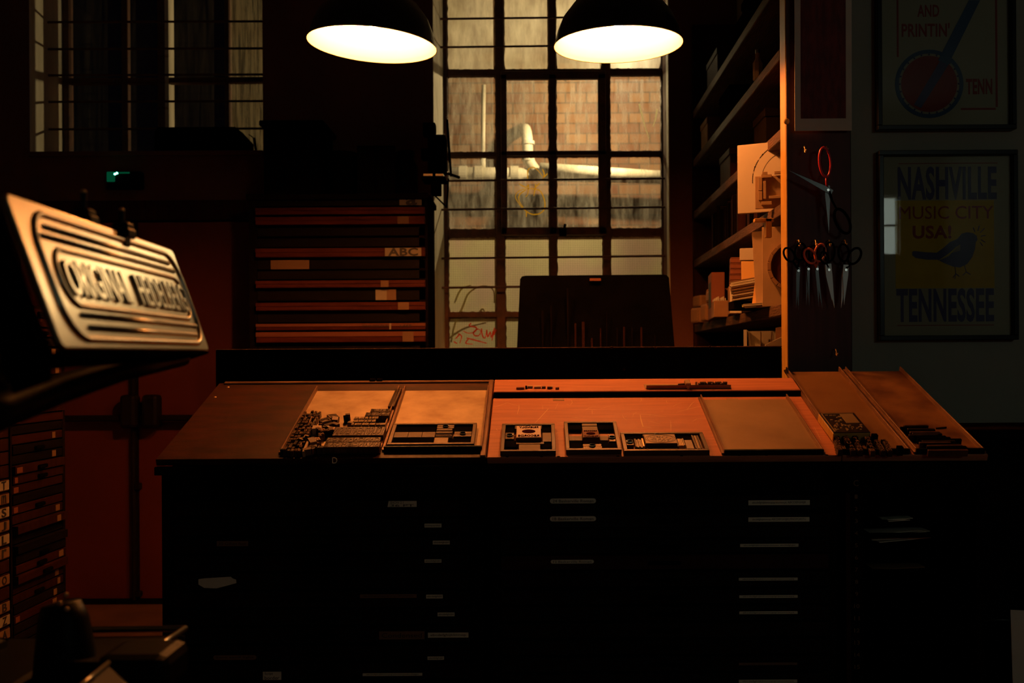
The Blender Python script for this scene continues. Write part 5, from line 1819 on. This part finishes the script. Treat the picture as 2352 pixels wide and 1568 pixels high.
# ================================================================== printing press at the left front
KS = 1.15
TLc, TRc, BRc, BLc = [Vector((v[0] * KS, v[1] * KS, v[2] * KS + EYE)) for v in ((-.47743, .89575, .15821), (-.50743, 1.39482, .16332), (-.4572, 1.3994, .02086), (-.42721, .90022, .01574))]
t = thing('printing_press', 'black printing press with a ribbed metal nameplate guard, at the left front', 'press', (-.85, 1.45, 0))
U = (TRc - TLc).normalized()
V = (TLc - BLc).normalized()
Nn = U.cross(V).normalized()
if Nn.x < 0:
    Nn = -Nn
PW, PH = (TRc - TLc).length, (TLc - BLc).length
base = Matrix.Translation(-Vector(t.location)) @ Matrix(((U.x, V.x, Nn.x, BLc.x), (U.y, V.y, Nn.y, BLc.y), (U.z, V.z, Nn.z, BLc.z), (0, 0, 0, 1)))


def rrect(x0, x1, y0, y1, r, n=8):
    pts = []
    for cx_, cy_, a0 in ((x1 - r, y0 + r, -90), (x1 - r, y1 - r, 0), (x0 + r, y1 - r, 90), (x0 + r, y0 + r, 180)):
        for k in range(n + 1):
            a = math.radians(a0 + 90 * k / n)
            pts.append((cx_ + r * math.cos(a), cy_ + r * math.sin(a)))
    return pts


b = MB()
b.prism(rrect(0, PW, 0, PH, .012), .008, base @ Matrix.Translation((0, 0, -.008)))
es = [e for e in b.bm.edges]
gp = b.build('nameplate_guard', 'plate', t)
bv = gp.modifiers.new('rounding', 'BEVEL')
bv.width = .003
bv.segments = 3


def rib(pts, r_, closed=False, up=.0):
    b = MB()
    b.tube([base @ Vector((x, y, up)) for x, y in pts], r_, 10, closed)
    b.build('raised_rib', 'plate', gp, smooth=True)


rib(rrect(.035, PW - .018, .012, PH - .014, .045, 10), .0042, True)
rib(rrect(.062, PW - .034, .052, PH - .054, .032, 10), .0036, True)
for (y, xa_, xb_) in ((PH - .03, .07, PW - .06), (PH - .042, .055, PW - .045), (.041, .085, PW - .035), (.026, .095, PW - .05)):
    rib([(xa_, y), (xb_, y)], .0038)
hl = PH - .106
for word, w_, xc_ in (('ORIGINAL', .2, .176), ('HEIDELBERG', .215, .418)):
    le = MB().text(word, w_, hl * .66, base @ Matrix.Translation((xc_, .052 + hl * .5, 0)), .0045, .004).build('embossed_word', 'plate', gp)
    bv = le.modifiers.new('rounding', 'BEVEL')
    bv.width = .0012
    bv.segments = 2
    bv.limit_method = 'ANGLE'
# dark side casing left of the plate
b = MB()
b.prism([(-.03, -.03), (-.004, -.004), (-.004, PH + .012), (-.03, PH + .01)], .04, base @ Matrix.Translation((0, 0, -.05)))
b.prism([(-.004, -.012), (PW * .98, -.004), (PW * .98, -.0005), (-.004, -.0005)], .03, base @ Matrix.Translation((0, 0, -.03)))
b.build('guard_backing', 'black', t)
loc_ = Vector(t.location)


def pp(x, y, Y):
    return px(x, y, Y) - loc_


for (x, y0, y1, Y) in ((192, 440, 500, 1.28), (280, 482, 530, 1.38)):
    b = MB()
    b.cyl(pp(x, y1, Y), pp(x, y0, Y), .0035, seg=10).box(pp(x, y1 + 6, Y), (.03, .03, .014), None, .003).box(pp(x + 2, y1 - 12, Y), (.022, .022, .008), None, .002)
    b.box(pp(x + 4, y1 + 20, Y - .01), (.012, .02, .02), None, .002)
    b.build('clamp_bolt', 'iron', t)
    b = MB()
    b.ball(pp(x, y0, Y), .0038, (1, 1, .8), 10)
    b.build('bolt_tip', 'brass', t)
b = MB()
b.tube([pp(-120, 985, 1.1), pp(0, 945, 1.2), pp(130, 895, 1.3), pp(280, 848, 1.42), pp(420, 820, 1.55)], lambda q: .026 - .012 * q, 12)
b.build('feed_arm', 'iron', t, smooth=True)
b = MB()
b.ball(pp(45, 860, 1.3), .03, (1, 1, 1.1), 20).cyl(pp(45, 860, 1.3), pp(-40, 950, 1.2), .018, seg=14)
b.build('ball_joint', 'blackgloss', t, smooth=True)
# machine body
b = MB()
x1_ = px(180, 1460, 1.6).x
b.span(-1.3 - loc_.x, x1_ - loc_.x, 1.15 - loc_.y, 1.72 - loc_.y, 0, px(100, 1462, 1.7).z, .03, 3)
b.span(-1.25 - loc_.x, px(60, 1470, 1.7).x - loc_.x, 1.2 - loc_.y, 1.66 - loc_.y, px(100, 1462, 1.7).z - .01, px(100, 1440, 1.7).z, .02, 2)
b.build('machine_body', 'iron', t)
b = MB()
b.tube([pp(150, 1640, 1.5), pp(150, 1500, 1.5), pp(146, 1420, 1.5), pp(140, 1385, 1.5)], lambda q: .05 - .022 * q, 16)
b.build('lever_housing', 'iron', t, smooth=True)
b = MB()
for x, y in ((152, 1366), (154, 1399), (138, 1385)):
    b.ball(pp(x, y, 1.46), .004, seg=8)
b.build('bright_bolt', 'brass', t)
# tray rail with the shining edge
A0, A1, A2, A3 = pp(190, 1446, 1.75), pp(425, 1443, 1.75), pp(340, 1502, 1.45), pp(150, 1500, 1.45)
MB().tube([A0, A1, A2], .0058, 10).build('shining_rail', 'plate', t, smooth=True)
b = MB()
b.bm.faces.new([b.bm.verts.new(q - Vector((0, 0, .012))) for q in (A0, A1, A2, A3)])
g_ = bmesh.ops.extrude_face_region(b.bm, geom=b.bm.faces[:])
bmesh.ops.translate(b.bm, verts=[v for v in g_['geom'] if isinstance(v, bmesh.types.BMVert)], vec=(0, 0, -.03))
b.build('delivery_tray', 'iron', t)
b = MB()
b.box(pp(330, 1530, 1.4), (.1, .1, .055), None, .015, 2).cyl(pp(386, 1500, 1.42), pp(372, 1560, 1.42), .014, seg=14)
b.span(pp(240, 1500, 1.4).x, pp(360, 1500, 1.4).x, -.1, .0, .2, pp(330, 1560, 1.4).z)
b.build('roller_carriage', 'iron', t)
b = MB()
for x, y in ((384, 1503), (389, 1519), (376, 1538)):
    b.ball(pp(x, y, 1.38), .0035, (1, 1, .8), 8)
b.build('bright_bolt', 'brass', t)
B0, B1 = pp(249, 1522, 1.25), pp(165, 1590, 1.1)
MB().tube([B0, B1], .0028, 8).build('guide_edge', 'plate', t, smooth=True)
b = MB()
b.bm.faces.new([b.bm.verts.new(q) for q in (B0 - Vector((0, 0, .004)), B1 - Vector((0, 0, .004)), B1 + Vector((.12, 0, -.05)), B0 + Vector((.05, 0, -.05)))])
g_ = bmesh.ops.extrude_face_region(b.bm, geom=b.bm.faces[:])
bmesh.ops.translate(b.bm, verts=[v for v in g_['geom'] if isinstance(v, bmesh.types.BMVert)], vec=(0, 0, -.006))
b.build('guide_plate', 'iron', t)

# ================================================================== bottom right corner
q = px(2235, 985, 3.22)  # made-up cupboard, put in to darken the wall below the posters
t = thing('added_dark_cupboard', 'added dark low cupboard filling the shade on the floor beneath the framed posters', 'cupboard', (1.36, 3.22, 0))
MB().span(0, 1.3, .02, .32, .05, q.z - .03, .003).span(.02, 1.28, .04, .3, 0, .05).build('cupboard_body', 'cabinet', t)
MB().span(-.01, 1.31, -.01, .33, q.z - .03, q.z, .003).build('cupboard_top', 'cabinet', t)
for k in range(2):
    d = MB().span(.01 + .645 * k, .645 + .645 * k, 0, .02, .07, q.z - .05, .003).build('door', 'cabinet', t)
    MB().cyl((.6 + .09 * k, -.02, .6), (.6 + .09 * k, 0, .6), .014, seg=14).build('knob', 'black', d)
p = px(2236, 1430, 2.9)
t = thing('waste_bin', 'black bin with tapering sides at the lower right', 'bin', (px(2290, 1430, 2.9).x + .12, 3.0, 0))
MB().lathe([(0, 0), (.1, 0), (.14, .5), (.134, .5), (.096, .01), (0, .01)], seg=28).build('bin_shell', 'black', t, smooth=True)
MB().lathe([(.135, .495), (.146, .5), (.146, .512), (.135, .512)], seg=28).build('bin_rim', 'blackgloss', t, smooth=True)
t = thing('paper_sheet', 'large dull white sheet leaning at the right edge beside the bin', 'paper', (px(2335, 1440, 2.75).x, 2.75, 0), (math.radians(-6), 0, math.radians(-12)))
MB().span(0, .5, 0, .004, 0, .62).build('sheet', 'paper', t)
MB().span(.01, .49, .004, .012, 0, .6).build('backing_board', 'card', t)
